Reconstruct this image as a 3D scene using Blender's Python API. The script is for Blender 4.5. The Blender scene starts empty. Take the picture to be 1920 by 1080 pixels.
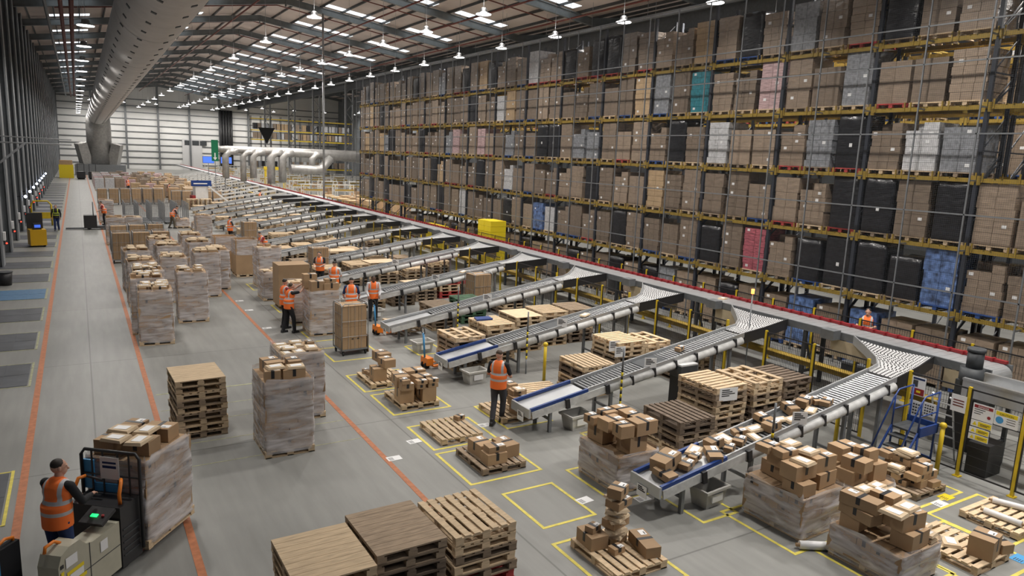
import bpy, math, random
from math import pi, sin, cos, radians as RD
from mathutils import Vector, Matrix, Euler
random.seed(11)
S = bpy.context.scene; COL = S.collection

# ------------------------------------------------------------------ camera
F = 1347.4; P, YW, RL = .1797, .5442, .0417; H = 6.2      # focal length in px of 1920, pitch, yaw, roll, lens height
fw = Vector((sin(YW)*cos(P), cos(YW)*cos(P), -sin(P))); r0 = Vector((cos(YW), -sin(YW), 0)); u0 = r0.cross(fw)
rt = r0*cos(RL)+u0*sin(RL); up = -r0*sin(RL)+u0*cos(RL)
cam = bpy.data.objects.new('camera', bpy.data.cameras.new('camera')); COL.objects.link(cam)
M = Matrix((rt, up, -fw)).transposed().to_4x4(); M.translation = (0, 0, H); cam.matrix_world = M
cam.data.sensor_width = 36; cam.data.lens = F/1920*36; cam.data.clip_start = .1; cam.data.clip_end = 600
S.camera = cam
def G(px, py, z=0.0):                                       # where the sight line meets the height z
    d = fw*F+rt*(px-960)-up*(py-540); t = (z-H)/d.z
    return d.x*t, d.y*t
def onY(px, py, Y):
    d = fw*F+rt*(px-960)-up*(py-540); t = Y/d.y
    return d.x*t, H+d.z*t
def onX(px, py, X):
    d = fw*F+rt*(px-960)-up*(py-540); t = X/d.x
    return d.y*t, H+d.z*t
# ------------------------------------------------------------------ light
S.view_settings.view_transform = 'Standard'; S.view_settings.look = 'None'; S.view_settings.gamma = 1
S.view_settings.use_curve_mapping = False; S.view_settings.exposure = -0.42
W = bpy.data.worlds.new('world'); S.world = W; W.use_nodes = True
W.node_tree.nodes['Background'].inputs[0].default_value = (.80, .87, 1, 1)
W.node_tree.nodes['Background'].inputs[1].default_value = .22
LAMP_W = 560
S.cycles.max_bounces = 6; S.cycles.diffuse_bounces = 3; S.cycles.glossy_bounces = 2; S.cycles.transparent_max_bounces = 10
S.cycles.transmission_bounces = 2; S.cycles.caustics_reflective = False; S.cycles.caustics_refractive = False
S.cycles.sample_clamp_indirect = 4

# ------------------------------------------------------------------ mesh builder
class MB:
    def __init__(s): s.v = []; s.f = []; s.m = []; s.M = Matrix(); s.sm = []
    def add(s, vs, fs, mi=0, smooth=False):
        b = len(s.v); s.v += [tuple(s.M @ Vector(p)) for p in vs]
        for f in fs: s.f.append([b+i for i in f]); s.m.append(mi); s.sm.append(smooth)
        return s
    def box(s, c, d, mi=0, rz=0, rot=None):
        x, y, z = d[0]/2, d[1]/2, d[2]/2
        R = rot or Matrix.Rotation(rz, 3, 'Z'); c = Vector(c)
        vs = [c+R @ Vector((a*x, b*y, e*z)) for e in (-1, 1) for a, b in ((-1, -1), (1, -1), (1, 1), (-1, 1))]
        return s.add(vs, [(3, 2, 1, 0), (4, 5, 6, 7), (0, 1, 5, 4), (1, 2, 6, 5), (2, 3, 7, 6), (3, 0, 4, 7)], mi)
    def lim(s, x0, x1, y0, y1, z0, z1, mi=0): return s.box(((x0+x1)/2, (y0+y1)/2, (z0+z1)/2), (x1-x0, y1-y0, z1-z0), mi)
    def bar(s, a, b, w, h=None, mi=0):
        a, b = Vector(a), Vector(b); d = b-a; h = h or w
        q = d.to_track_quat('Y', 'Z').to_matrix()
        return s.box((a+b)/2, (w, d.length, h), mi, rot=q)
    def tube(s, pts, r, n=8, mi=0, caps=True):
        pts = [Vector(p) for p in pts]; rs = r if isinstance(r, (list, tuple)) else [r]*len(pts)
        vs = []; prev = None
        for i, p in enumerate(pts):
            d = (pts[min(i+1, len(pts)-1)]-pts[max(i-1, 0)]).normalized()
            if prev is None: a = d.orthogonal().normalized()
            else: a = (prev-d*prev.dot(d)).normalized()
            prev = a; b = d.cross(a)
            vs += [p+(a*cos(2*pi*k/n)+b*sin(2*pi*k/n))*rs[i] for k in range(n)]
        fs = [(i*n+k, i*n+(k+1) % n, (i+1)*n+(k+1) % n, (i+1)*n+k) for i in range(len(pts)-1) for k in range(n)]
        s.add(vs, fs, mi, n > 6)
        if caps:
            L = len(s.v)-len(vs)
            s.f.append([L+k for k in range(n)][::-1]); s.m.append(mi); s.sm.append(False)
            s.f.append([L+(len(pts)-1)*n+k for k in range(n)]); s.m.append(mi); s.sm.append(False)
        return s
    def cap(s, a, b, ra, rb, n=12, mi=0):                      # tapered capsule
        a, b = Vector(a), Vector(b); d = (b-a).normalized() if (b-a).length > 1e-6 else Vector((0, 0, 1))
        K = 4; pts = [a-d*ra*cos(k*pi/2/K) for k in range(K)]+[a, b]+[b+d*rb*sin(k*pi/2/K) for k in range(1, K+1)]
        rs = [max(ra*sin(k*pi/2/K), 1e-4) for k in range(K)]+[ra, rb]+[max(rb*cos(k*pi/2/K), 1e-4) for k in range(1, K+1)]
        return s.tube(pts, rs, n, mi)
    def ell(s, c, r, n=16, mi=0, rot=None):
        vs = []; R = rot or Matrix.Identity(3); c = Vector(c); m = n//2
        for i in range(m+1):
            t = pi*i/m
            rr = max(sin(t), 1e-3)
            vs += [c+R @ Vector((r[0]*rr*cos(2*pi*k/n), r[1]*rr*sin(2*pi*k/n), -r[2]*cos(t))) for k in range(n)]
        fs = [(i*n+k, i*n+(k+1) % n, (i+1)*n+(k+1) % n, (i+1)*n+k) for i in range(m) for k in range(n)]
        fs += [tuple(range(n))[::-1], tuple(m*n+k for k in range(n))]
        return s.add(vs, fs, mi, True)
    def cyl(s, a, b, r, n=12, mi=0): return s.tube([a, b], r, n, mi)
    def prism(s, pts, z0, z1, mi=0):
        n = len(pts)
        return s.add([(x, y, z0) for x, y in pts]+[(x, y, z1) for x, y in pts],
                     [tuple(range(n))[::-1], tuple(range(n, 2*n))]+[(i, (i+1) % n, n+(i+1) % n, n+i) for i in range(n)], mi)
    def mesh(s, name, mats):
        me = bpy.data.meshes.new(name); me.from_pydata(s.v, [], s.f)
        for m in (mats if isinstance(mats, (list, tuple)) else [mats]): me.materials.append(m)
        me.polygons.foreach_set('material_index', s.m); me.polygons.foreach_set('use_smooth', s.sm); me.update()
        return me
    def obj(s, name, mats, parent=None, **k): return link(name, s.mesh(name, mats), parent, **k)
def link(name, data, parent=None, loc=(0, 0, 0), rz=0, mat=None):
    o = bpy.data.objects.new(name, data); COL.objects.link(o); o.location = loc
    o.rotation_euler = rz if isinstance(rz, (tuple, Euler)) else (0, 0, rz)
    if parent: o.parent = parent
    if mat: o.material_slots[0].link = 'OBJECT'; o.material_slots[0].material = mat
    return o
def tag(o, label, cat, group=None, kind=None):
    while label and len(label.replace(',', '').split()) > 16 and ',' in label: label = label.rsplit(',', 1)[0]
    if label: o['label'] = label
    if cat: o['category'] = cat
    if group: o['group'] = group
    if kind: o['kind'] = kind
    return o
def thing(name, label, cat, loc=(0, 0, 0), rz=0, group=None): return tag(link(name, None, None, loc, rz), label, cat, group)
def struct(name, mb, m): o = mb.obj(name, m); o['kind'] = 'structure'; return o
def dup(root, loc, rz=0, label=None, group=None):
    r = root.copy(); COL.objects.link(r); r.location = loc; r.rotation_euler = (0, 0, rz)
    if label: r['label'] = label
    if group: r['group'] = group
    for ch in list(root.children):
        c = ch.copy(); COL.objects.link(c); c.parent = r
        for g in ch.children: d = g.copy(); COL.objects.link(d); d.parent = c
    return r
ORD = 'first second third fourth fifth sixth seventh eighth ninth tenth eleventh twelfth thirteenth fourteenth fifteenth sixteenth seventeenth eighteenth nineteenth twentieth'.split()
def nth(i): return ORD[i] if i < 20 else ['twenty-', 'thirty-', 'forty-'][(i+1)//10-2]+(ORD[(i+1) % 10-1] if (i+1) % 10 else 'zeroth')

# ------------------------------------------------------------------ materials
def mat(name, c, rough=.6, metal=0, noise=0, scale=6, var=0, bump=0, coat=0, emit=0, stretch=None, alpha=1, spec=.5):
    m = bpy.data.materials.new(name); m.use_nodes = True; N = m.node_tree.nodes; L = m.node_tree.links; b = N['Principled BSDF']
    I = b.inputs; I['Base Color'].default_value = (*c, 1); I['Roughness'].default_value = rough; I['Metallic'].default_value = metal
    I['Coat Weight'].default_value = coat; I['Coat Roughness'].default_value = .2; I['Specular IOR Level'].default_value = spec
    if emit: I['Emission Color'].default_value = (*c, 1); I['Emission Strength'].default_value = emit
    if alpha < 1: I['Alpha'].default_value = alpha
    out = None
    if noise or bump:
        tc = N.new('ShaderNodeTexCoord'); mp = N.new('ShaderNodeMapping'); nz = N.new('ShaderNodeTexNoise')
        L.new(tc.outputs['Object'], mp.inputs[0]); L.new(mp.outputs[0], nz.inputs['Vector']); nz.inputs['Scale'].default_value = scale
        nz.inputs['Detail'].default_value = 4
        if stretch: mp.inputs['Scale'].default_value = stretch
        if noise:
            r = N.new('ShaderNodeMapRange'); r.inputs['From Min'].default_value = .3; r.inputs['From Max'].default_value = .7
            r.inputs['To Min'].default_value = 1-noise; r.inputs['To Max'].default_value = 1+noise; L.new(nz.outputs[0], r.inputs[0]); out = r.outputs[0]
        if bump:
            bp = N.new('ShaderNodeBump'); bp.inputs['Strength'].default_value = bump; bp.inputs['Distance'].default_value = .02
            L.new(nz.outputs[0], bp.inputs['Height']); L.new(bp.outputs[0], I['Normal'])
            if coat: L.new(bp.outputs[0], I['Coat Normal'])
    if var:
        oi = N.new('ShaderNodeObjectInfo'); r = N.new('ShaderNodeMapRange'); r.inputs['To Min'].default_value = 1-var; r.inputs['To Max'].default_value = 1+var*.7
        L.new(oi.outputs['Random'], r.inputs[0])
        if out:
            mu = N.new('ShaderNodeMath'); mu.operation = 'MULTIPLY'; L.new(out, mu.inputs[0]); L.new(r.outputs[0], mu.inputs[1]); out = mu.outputs[0]
        else: out = r.outputs[0]
    if out:
        vm = N.new('ShaderNodeVectorMath'); vm.operation = 'SCALE'; vm.inputs[0].default_value = c; L.new(out, vm.inputs['Scale']); L.new(vm.outputs[0], I['Base Color'])
    return m
K = dict(
    stan=mat('stanchion_paint', (.27, .285, .30), .6, noise=.12, scale=1),
    card=mat('cardboard', (.40, .265, .15), .75, noise=.07, scale=3, var=.18),
    cardD=mat('cardboard_dark', (.27, .175, .10), .75, noise=.08, scale=3, var=.2),
    mail=mat('paper_mailer', (.58, .45, .30), .7, noise=.06, var=.12),
    tape=mat('black_tape', (.016, .017, .02), .4), label=mat('white_label', (.78, .78, .78), .5), ink=mat('black_ink', (.03, .03, .03), .6),
    wood=mat('pallet_wood', (.60, .455, .295), .8, noise=.16, scale=5, var=.22, stretch=(1, 6, 6)),
    woodO=mat('aged_pallet_wood', (.30, .225, .155), .85, noise=.22, scale=5, var=.3, stretch=(1, 6, 6)),
    woodD=mat('dark_pallet_wood', (.17, .125, .09), .85, noise=.3, scale=5, var=.2, stretch=(1, 6, 6)),
    woodR=mat('red_pallet_wood', (.42, .05, .045), .7, noise=.3, scale=5), woodG=mat('green_pallet_wood', (.05, .11, .06), .7, noise=.5, scale=5),
    woodB=mat('blue_pallet_wood', (.02, .07, .25), .7, noise=.2, scale=5), ply=mat('plywood', (.56, .42, .27), .7, noise=.06, scale=2),
    wrapC=mat('cartons_under_film', (.27, .205, .15), .5, noise=.14, scale=4, var=.34, bump=.7, coat=.7, stretch=(1, 1, 2.2)),
    wrapB=mat('black_film', (.013, .013, .016), .35, noise=.5, scale=4, bump=.8, coat=.35, stretch=(1, 1, 2.5)),
    wrapG=mat('grey_cartons_under_film', (.25, .26, .28), .5, noise=.3, scale=9, bump=.7, coat=.7),
    wrapW=mat('white_cartons_under_film', (.55, .55, .56), .5, noise=.2, scale=9, bump=.5, coat=.6),
    wrapR=mat('red_cartons_under_film', (.42, .10, .13), .5, noise=.55, scale=12, bump=.5, coat=.7, stretch=(.4, .4, 3)),
    wrapP=mat('pink_cartons_under_film', (.48, .33, .33), .5, noise=.4, scale=9, bump=.5, coat=.7, stretch=(.3, .3, 3)),
    wrapT=mat('teal_cartons_under_film', (.02, .20, .25), .5, noise=.3, scale=9, bump=.5, coat=.6),
    wrapN=mat('blue_cartons_under_film', (.10, .17, .36), .5, noise=.8, scale=5, bump=.3, coat=.6),
    wrapY=mat('tan_cartons_under_film', (.47, .33, .19), .6, noise=.1, scale=4, bump=.5, coat=.4),
    yel=mat('yellow_paint', (.62, .44, .02), .45, noise=.12, scale=4), yelD=mat('rack_yellow', (.30, .20, .03), .5, noise=.15),
    black=mat('black_steel', (.022, .022, .024), .45), dark=mat('dark_steel', (.05, .055, .06), .5, noise=.2),
    upright=mat('rack_blue_black_steel', (.03, .034, .045), .5), grey=mat('grey_steel', (.19, .20, .21), .45, metal=.3, noise=.1),
    rafter=mat('rafter_paint', (.17, .185, .19), .6, noise=.12, scale=2), galv=mat('galvanised_steel', (.36, .37, .38), .4, metal=.6, noise=.1),
    alu=mat('aluminium', (.62, .63, .64), .3, metal=.8, noise=.05), silver=mat('bright_sheet_steel', (.46, .47, .48), .36, metal=.5, noise=.08, scale=3),
    rollr=mat('steel_roller', (.46, .47, .48), .35, metal=.4), white=mat('white_plastic', (.62, .62, .62), .4, noise=.05), cream=mat('cream_panel', (.52, .43, .29), .55, noise=.08),
    fair=mat('scuffed_white_fairing', (.54, .54, .53), .42, noise=.16, scale=7), blue=mat('blue_steel', (.012, .045, .20), .4), lblue=mat('light_blue_plastic', (.06, .30, .60), .5),
    red=mat('red_plastic', (.27, .02, .025), .45), orange=mat('orange_plastic', (.80, .22, .02), .45), duct=mat('duct_fabric', (.66, .64, .63), .85, noise=.05, scale=1.5, spec=.1),
    foil=mat('foil_insulation', (.40, .39, .375), .4, metal=.5, noise=.15, scale=3, bump=1.0), fabric=mat('black_cloth', (.012, .013, .016), .85), navy=mat('navy_cloth', (.012, .03, .11), .8),
    gcloth=mat('charcoal_cloth', (.05, .05, .058), .85), kha=mat('khaki_cloth', (.10, .085, .06), .85), wcloth=mat('white_cloth', (.6, .6, .62), .8), hairD=mat('dark_hair', (.02, .014, .01), .6), hairB=mat('brown_hair', (.06, .035, .02), .6),
    skin=mat('skin', (.56, .32, .23), .5, noise=.06), skinD=mat('dark_skin', (.14, .075, .05), .5), pipe=mat('red_sprinkler_pipe', (.17, .05, .04), .5),
    plate=mat('dock_plate_steel', (.07, .075, .085), .5, noise=.25, scale=2), plateB=mat('blue_dock_plate', (.06, .15, .27), .5, noise=.15), rubber=mat('rubber', (.015, .015, .015), .7),
    machine=mat('cream_machine_paint', (.44, .42, .33), .5, noise=.06), mach_y=mat('yellow_machine_paint', (.62, .36, .01), .4), totew=mat('grey_tote_plastic', (.50, .49, .46), .5, noise=.06),
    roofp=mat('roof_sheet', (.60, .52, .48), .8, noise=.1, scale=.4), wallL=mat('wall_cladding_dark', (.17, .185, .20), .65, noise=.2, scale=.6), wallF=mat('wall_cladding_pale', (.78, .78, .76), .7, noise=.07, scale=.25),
    door=mat('door_white', (.60, .60, .60), .6), lens=mat('lamp_lens', (1, .98, .95), emit=14), sky=mat('daylit_rooflight', (.88, .95, 1), emit=2.0), screen=mat('lit_screen', (.06, .16, .8), emit=1), green=mat('green_display', (.02, .9, .2), emit=2),
    redl=mat('red_light', (1, .04, .02), emit=6), dockl=mat('dock_lamp_lens', (.62, .72, 1), emit=25), orl=mat('orange_beacon', (1, .25, .05), emit=6), bluep=mat('light_blue_carton', (.02, .30, .50), .6), ysign=mat('yellow_sign', (.80, .62, .02), .5), gsign=mat('green_sign', (.0, .16, .07), .5),
    paintO=mat('orange_floor_line', (.42, .155, .07), .6, noise=.2, scale=9), paintY=mat('yellow_floor_line', (.66, .56, .10), .6, noise=.15, scale=9), paintG=mat('faded_floor_line', (.33, .33, .20), .6, noise=.3, scale=9),
)
def film_material():
    m = bpy.data.materials.new('stretch_film'); m.use_nodes = True; N = m.node_tree.nodes; L = m.node_tree.links; N.clear()
    out = N.new('ShaderNodeOutputMaterial'); tr = N.new('ShaderNodeBsdfTransparent'); pr = N.new('ShaderNodeBsdfPrincipled'); mx = N.new('ShaderNodeMixShader')
    pr.inputs['Base Color'].default_value = (.80, .78, .80, 1); pr.inputs['Roughness'].default_value = .22
    tc = N.new('ShaderNodeTexCoord'); mp = N.new('ShaderNodeMapping'); mp.inputs['Rotation'].default_value = (.5, .55, 0); mp.inputs['Scale'].default_value = (1, 1, 5)
    nz = N.new('ShaderNodeTexNoise'); nz.inputs['Scale'].default_value = 1.7; nz.inputs['Detail'].default_value = 5; nz.inputs['Distortion'].default_value = .4
    rp = N.new('ShaderNodeMapRange'); rp.inputs['From Min'].default_value = .36; rp.inputs['From Max'].default_value = .72; rp.inputs['To Min'].default_value = .22; rp.inputs['To Max'].default_value = .80
    bp = N.new('ShaderNodeBump'); bp.inputs['Strength'].default_value = .8; bp.inputs['Distance'].default_value = .03
    L.new(tc.outputs['Object'], mp.inputs[0]); L.new(mp.outputs[0], nz.inputs['Vector']); L.new(nz.outputs[0], rp.inputs[0]); L.new(nz.outputs[0], bp.inputs['Height'])
    L.new(bp.outputs[0], pr.inputs['Normal']); L.new(rp.outputs[0], mx.inputs[0]); L.new(tr.outputs[0], mx.inputs[1]); L.new(pr.outputs[0], mx.inputs[2]); L.new(mx.outputs[0], out.inputs[0])
    return m
K['film'] = film_material()
def vest_material(col, bandc=(.5, .5, .52)):
    m = mat('hi_vis_vest', col, .65); N = m.node_tree.nodes; L = m.node_tree.links; b = N['Principled BSDF']
    tc = N.new('ShaderNodeTexCoord'); sp = N.new('ShaderNodeSeparateXYZ'); L.new(tc.outputs['Object'], sp.inputs[0])
    def band(sock, c, w):
        n = N.new('ShaderNodeMath'); n.operation = 'COMPARE'; L.new(sock, n.inputs[0]); n.inputs[1].default_value = c; n.inputs[2].default_value = w; return n.outputs[0]
    ab = N.new('ShaderNodeMath'); ab.operation = 'ABSOLUTE'; L.new(sp.outputs[0], ab.inputs[0])
    bands = [band(sp.outputs[2], 1.06, .025), band(sp.outputs[2], 1.20, .025), band(ab.outputs[0], .12, .025)]
    up_ = N.new('ShaderNodeMath'); up_.operation = 'GREATER_THAN'; L.new(sp.outputs[2], up_.inputs[0]); up_.inputs[1].default_value = 1.2
    mu = N.new('ShaderNodeMath'); mu.operation = 'MULTIPLY'; L.new(up_.outputs[0], mu.inputs[0]); L.new(bands[2], mu.inputs[1]); bands[2] = mu.outputs[0]
    acc = bands[0]
    for x in bands[1:]:
        a = N.new('ShaderNodeMath'); a.operation = 'MAXIMUM'; L.new(acc, a.inputs[0]); L.new(x, a.inputs[1]); acc = a.outputs[0]
    mx = N.new('ShaderNodeMix'); mx.data_type = 'RGBA'; L.new(acc, mx.inputs[0]); mx.inputs[6].default_value = (*col, 1); mx.inputs[7].default_value = (*bandc, 1)
    L.new(mx.outputs[2], b.inputs['Base Color']); return m
K['vest'] = vest_material((1, .20, .035)); K['vestY'] = vest_material((.02, .02, .025), (.5, .6, .03))
def floor_material():
    m = mat('polished_concrete', (.235, .235, .222), .42); N = m.node_tree.nodes; L = m.node_tree.links; b = N['Principled BSDF']
    ge = N.new('ShaderNodeNewGeometry'); n1 = N.new('ShaderNodeTexNoise'); n1.inputs['Scale'].default_value = .35; n1.inputs['Detail'].default_value = 8
    n2 = N.new('ShaderNodeTexNoise'); n2.inputs['Scale'].default_value = 1.0; n2.inputs['Detail'].default_value = 6
    mp = N.new('ShaderNodeMapping'); mp.inputs['Scale'].default_value = (6, .6, 1); mp.inputs['Rotation'].default_value = (0, 0, .06)
    L.new(ge.outputs['Position'], n1.inputs['Vector']); L.new(ge.outputs['Position'], mp.inputs[0]); L.new(mp.outputs[0], n2.inputs['Vector'])
    a = N.new('ShaderNodeMapRange'); a.inputs['From Min'].default_value = .3; a.inputs['From Max'].default_value = .7; a.inputs['To Min'].default_value = .84; a.inputs['To Max'].default_value = 1.16; L.new(n1.outputs[0], a.inputs[0])
    c = N.new('ShaderNodeMapRange'); c.inputs['From Min'].default_value = .35; c.inputs['From Max'].default_value = .65; c.inputs['To Min'].default_value = .93; c.inputs['To Max'].default_value = 1.06; L.new(n2.outputs[0], c.inputs[0])
    br = N.new('ShaderNodeTexBrick'); br.offset = 0; br.inputs['Scale'].default_value = 1; br.inputs['Brick Width'].default_value = 6; br.inputs['Row Height'].default_value = 7.6; br.inputs['Mortar Size'].default_value = .018
    br.inputs['Color1'].default_value = (1, 1, 1, 1); br.inputs['Color2'].default_value = (.96, .96, .96, 1); br.inputs['Mortar'].default_value = (.6, .6, .6, 1); L.new(ge.outputs['Position'], br.inputs['Vector'])
    m1 = N.new('ShaderNodeMath'); m1.operation = 'MULTIPLY'; L.new(a.outputs[0], m1.inputs[0]); L.new(c.outputs[0], m1.inputs[1])
    v = N.new('ShaderNodeVectorMath'); v.operation = 'SCALE'; v.inputs[0].default_value = (.235, .235, .222); L.new(m1.outputs[0], v.inputs['Scale'])
    v2 = N.new('ShaderNodeVectorMath'); v2.operation = 'MULTIPLY'; L.new(v.outputs[0], v2.inputs[0]); L.new(br.outputs[0], v2.inputs[1]); L.new(v2.outputs[0], b.inputs['Base Color'])
    rr = N.new('ShaderNodeMapRange'); rr.inputs['To Min'].default_value = .3; rr.inputs['To Max'].default_value = .55; L.new(n1.outputs[0], rr.inputs[0]); L.new(rr.outputs[0], b.inputs['Roughness'])
    return m
K['floor'] = floor_material()

# ------------------------------------------------------------------ the hall
YF = 190.; XL = -3.9; XR, ZR = 16.7, 19.4; XV, ZV = 34.5, 17.0; ZE = 16.4
struct('floor', MB().lim(XL-.3, 110, -14, YF, -.2, 0), K['floor'])
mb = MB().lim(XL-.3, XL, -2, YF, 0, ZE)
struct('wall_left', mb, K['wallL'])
mb = MB()
mb.prism([(0, 0)]*0 or [(XL, 0), (110, 0), (110, ZV+1), (XV+20, ZV+2.9), (XV, ZV+.1), (XR, ZR+.1), (XL, ZE+.1)], 0, .3)
mb.v = [(x, YF+.3-z, y) for x, y, z in mb.v]; mb.f = [f[::-1] for f in mb.f]
struct('wall_far', mb, K['wallF'])
mb = MB()
for z in [1.2+1.45*i for i in range(11)]: mb.lim(XL, 110, YF-.12, YF-.01, z-.11, z+.11)
for x in [XL+.5+6.7*i for i in range(7)]: mb.lim(x-.2, x+.2, YF-.5, YF-.02, 0, ZE+max(0, (1-abs(x-XR)/21))*2.6)
struct('trim_1', mb, K['grey'])
mb = MB(); x0, z0 = onY(341, 259, YF); x1, z1 = onY(378, 262, YF)
mb.lim(x0, x1, YF-.3, YF-.05, 0, z1); do = struct('door_1', mb, K['door'])
w = MB()
for i in range(3): w.lim(x0+.5+i*1.7, x0+2.0+i*1.7, YF-.36, YF-.3, z1-1.4, z1-.3)
w.obj('door_glazing', K['dark'], do)
# stanchions down the long wall
for i, y in enumerate([26+5.4*i for i in range(30)]):
    m_ = MB().lim(XL, XL+.55, y-.14, y+.14, 0, ZE-.2)
    m_.lim(XL+.52, XL+.60, y-.5, y+.5, 0, ZE-.2)
    struct('wall_stanchion', m_, K['stan'])
mb = MB()
for z in (3.4, 5.2, 7, 8.8, 10.6, 12.4, 14.2): mb.lim(XL, XL+.12, 0, YF, z-.07, z+.07)
struct('trim_2', mb, K['grey'])
# dock openings between the stanchions: doors with a leveller plate in front
for i, y in enumerate([28.7+5.4*i for i in range(28)]):
    d = struct(f'door_{i+2}', MB().lim(XL, XL+.1, y-1.7, y+1.7, 0, 3.2), K['dark'])
    MB().lim(XL+.1, XL+.14, y-1.5, y+1.5, .1, 3.0).obj('door_panel', K['grey'] if i % 3 else K['dark'], d)
for y0, y1 in [(13.4, 15.5), (21.2, 23.3)]+[(25.0+4.02*i, 27.15+4.02*i) for i in range(24)]:
    m_ = MB().lim(XL, -1.42, y0, y1, .002, .012)
    m_.lim(-2.0, -1.97, y0, y1, .012, .02); m_.lim(XL, -1.42, (y0+y1)/2-.01, (y0+y1)/2+.01, .012, .016)
    o = struct('floor_dock_plate', m_, K['plateB'] if 32.9 < y0 < 33.2 else K['plate'])
    q = MB(); q.lim(-1.39, -1.34, y0-.1, y1+.1, .002, .012); q.lim(XL, -1.34, y0-.09, y0-.05, .002, .006); q.lim(XL, -1.34, y1+.05, y1+.09, .002, .006)
    q.obj('yellow_edge', K['paintG'] if y0 > 16 else K['paintY'], o)
# painted lines
mb = MB()
mb.lim(-1.24, -1.11, 4, 160, 0, .004); mb.lim(1.17, 1.29, 4, 160, 0, .004); mb.lim(5.04, 5.15, 4, 160, 0, .004)
struct('floor_line_orange', mb, K['paintO'])
mb = MB().lim(1.35, 5.0, 19.15, 19.22, 0, .003)
for y in (17.9, 16.9, 15.6, 14.4): mb.lim(1.35, 5.0, y, y+.03, 0, .002)
struct('floor_line_faded', mb, K['paintG'])
def bay_mark(x0, y0, x1, y1, w=.06):
    m_ = MB(); m_.lim(x0, x1, y0, y0+w, 0, .004); m_.lim(x0, x1, y1-w, y1, 0, .004); m_.lim(x0, x0+w, y0+w, y1-w, 0, .004); m_.lim(x1-w, x1, y0+w, y1-w, 0, .004)
    struct('floor_line_yellow', m_, K['paintY'])
for a in [(6.45, 9.3, 7.6, 10.75), (6.3, 7.1, 7.7, 8.85), (8.15, 9.5, 9.5, 11.1), (6.1, 11.3, 7.75, 12.95), (6.15, 13.1, 7.75, 14.6), (6.15, 15.4, 7.7, 17.05), (6.1, 17.3, 7.7, 18.9), (6.2, 20.3, 7.8, 21.9), (6.25, 22.8, 7.7, 24.3),
          (6.25, 25.2, 7.7, 26.7), (6.3, 27.5, 7.7, 29), (6.3, 32.3, 7.9, 34), (8.2, 13.5, 9.5, 15.2), (9.7, 6.75, 11.6, 8.4), (11.6, 6.75, 13.1, 8.1), (10.1, 5.2, 11.6, 6.7), (11.5, 4.7, 13.2, 6.3), (13.2, 5.2, 15, 6.6), (9.6, 11.6, 10.7, 12.6), (9.1, 8.2, 10, 9.6), (8.8, 20, 9.8, 21.2), (13.3, 6.75, 14.8, 8.0)]: bay_mark(*a)

# ------------------------------------------------------------------ roof
RB = 10.8; RY = [3.6+RB*i for i in range(-1, 18)]
def zroof(x): return ZE+(ZR-ZE)*(x-XL)/(XR-XL) if x < XR else ZR-(ZR-ZV)*(x-XR)/(XV-XR) if x < XV else ZV+.14*(x-XV) if x < XV+20 else ZV+2.8-.14*(x-XV-20)
mb = MB()
for a, b in ((XL-.3, XR), (XR, XV), (XV, XV+20), (XV+20, XV+42)):
    mb.add([(a, -2, zroof(a)+.1), (b, -2, zroof(b)+.1), (b, YF+.3, zroof(b)+.1), (a, YF+.3, zroof(a)+.1), (a, -2, zroof(a)+.3), (b, -2, zroof(b)+.3), (b, YF+.3, zroof(b)+.3), (a, YF+.3, zroof(a)+.3)],
           [(0, 1, 2, 3)[::-1], (4, 5, 6, 7), (0, 1, 5, 4), (2, 3, 7, 6), (1, 2, 6, 5), (3, 0, 4, 7)])
struct('ceiling', mb, K['roofp'])
for y in RY:
    m_ = MB()
    for a, b in ((XL, XR), (XR, XV), (XV, XV+20), (XV+20, XV+42)):
        A = Vector((a, y, zroof(a)-.36)); B = Vector((b, y, zroof(b)-.36))
        m_.bar(A, B, .06, .5); m_.bar(A-Vector((0, 0, .27)), B-Vector((0, 0, .27)), .28, .05); m_.bar(A+Vector((0, 0, .26)), B+Vector((0, 0, .26)), .28, .05)
    m_.lim(XR-.04, XR+.04, y-.16, y+.16, ZR-.85, ZR-.1)
    struct('ceiling_rafter', m_, K['rafter'])
mb = MB()
for i in range(44):
    x = XL+1+1.9*i
    if x < 60: mb.box((x, YF/2, zroof(x)+.0), (.09, YF+2, .2))
struct('ceiling_purlin', mb, K['dark'])
n = 0
for i, y in enumerate(RY[:-1]):
    for a, b in ((XL+2.5, XL+5.6), (XL+11, XR-5.5), (XR+3.2, XV-8.5), (XV-6.5, XV-2.0)) if y > 8 else ():
        n += 1; yc = y+RB*.93
        struct(f'window_{n}', MB().bar((a, yc, zroof(a)+.085), (b, yc, zroof(b)+.085), 1.15, .02), K['sky'])
for x, z in ((XV, ZV-1.2),):
    m_ = MB().lim(x-.45, x+.45, -2, YF, z, z+.1); m_.lim(x-.06, x+.06, -2, YF, z-.9, z); m_.lim(x-.3, x+.3, -2, YF, z-.95, z-.88)
    struct('ceiling_valley_beam', m_, K['dark'])
for k, (x, dz, r_) in enumerate([(-1.3, -1.6, .11), (-.4, -1.5, .14), (.25, -1.5, .16), (9, -1.3, .07), (13, -1.3, .07), (22.5, -1.3, .07), (27, -1.3, .07), (31, -1.3, .07)]):
    tag(MB().cyl((x, 14, zroof(x)+dz), (x, YF-1, zroof(x)+dz), r_, 8).obj('sprinkler_pipe', K['pipe'] if k else K['grey']),
        ['grey service pipe slung beneath the roof by the dock wall', 'red sprinkler main beneath the roof, closer to the dock wall of the pair', 'thick red sprinkler main beneath the roof, beside the lamp row', 'thin red sprinkler pipe under the slope between dock wall and ridge', 'thin red sprinkler pipe just short of the roof ridge', 'thin red sprinkler pipe under the slope just past the ridge', 'thin red sprinkler pipe halfway down the slope to the valley', 'thin red sprinkler pipe under the slope close to the valley beam'][k], 'pipe', 'pipes under the roof')
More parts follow.
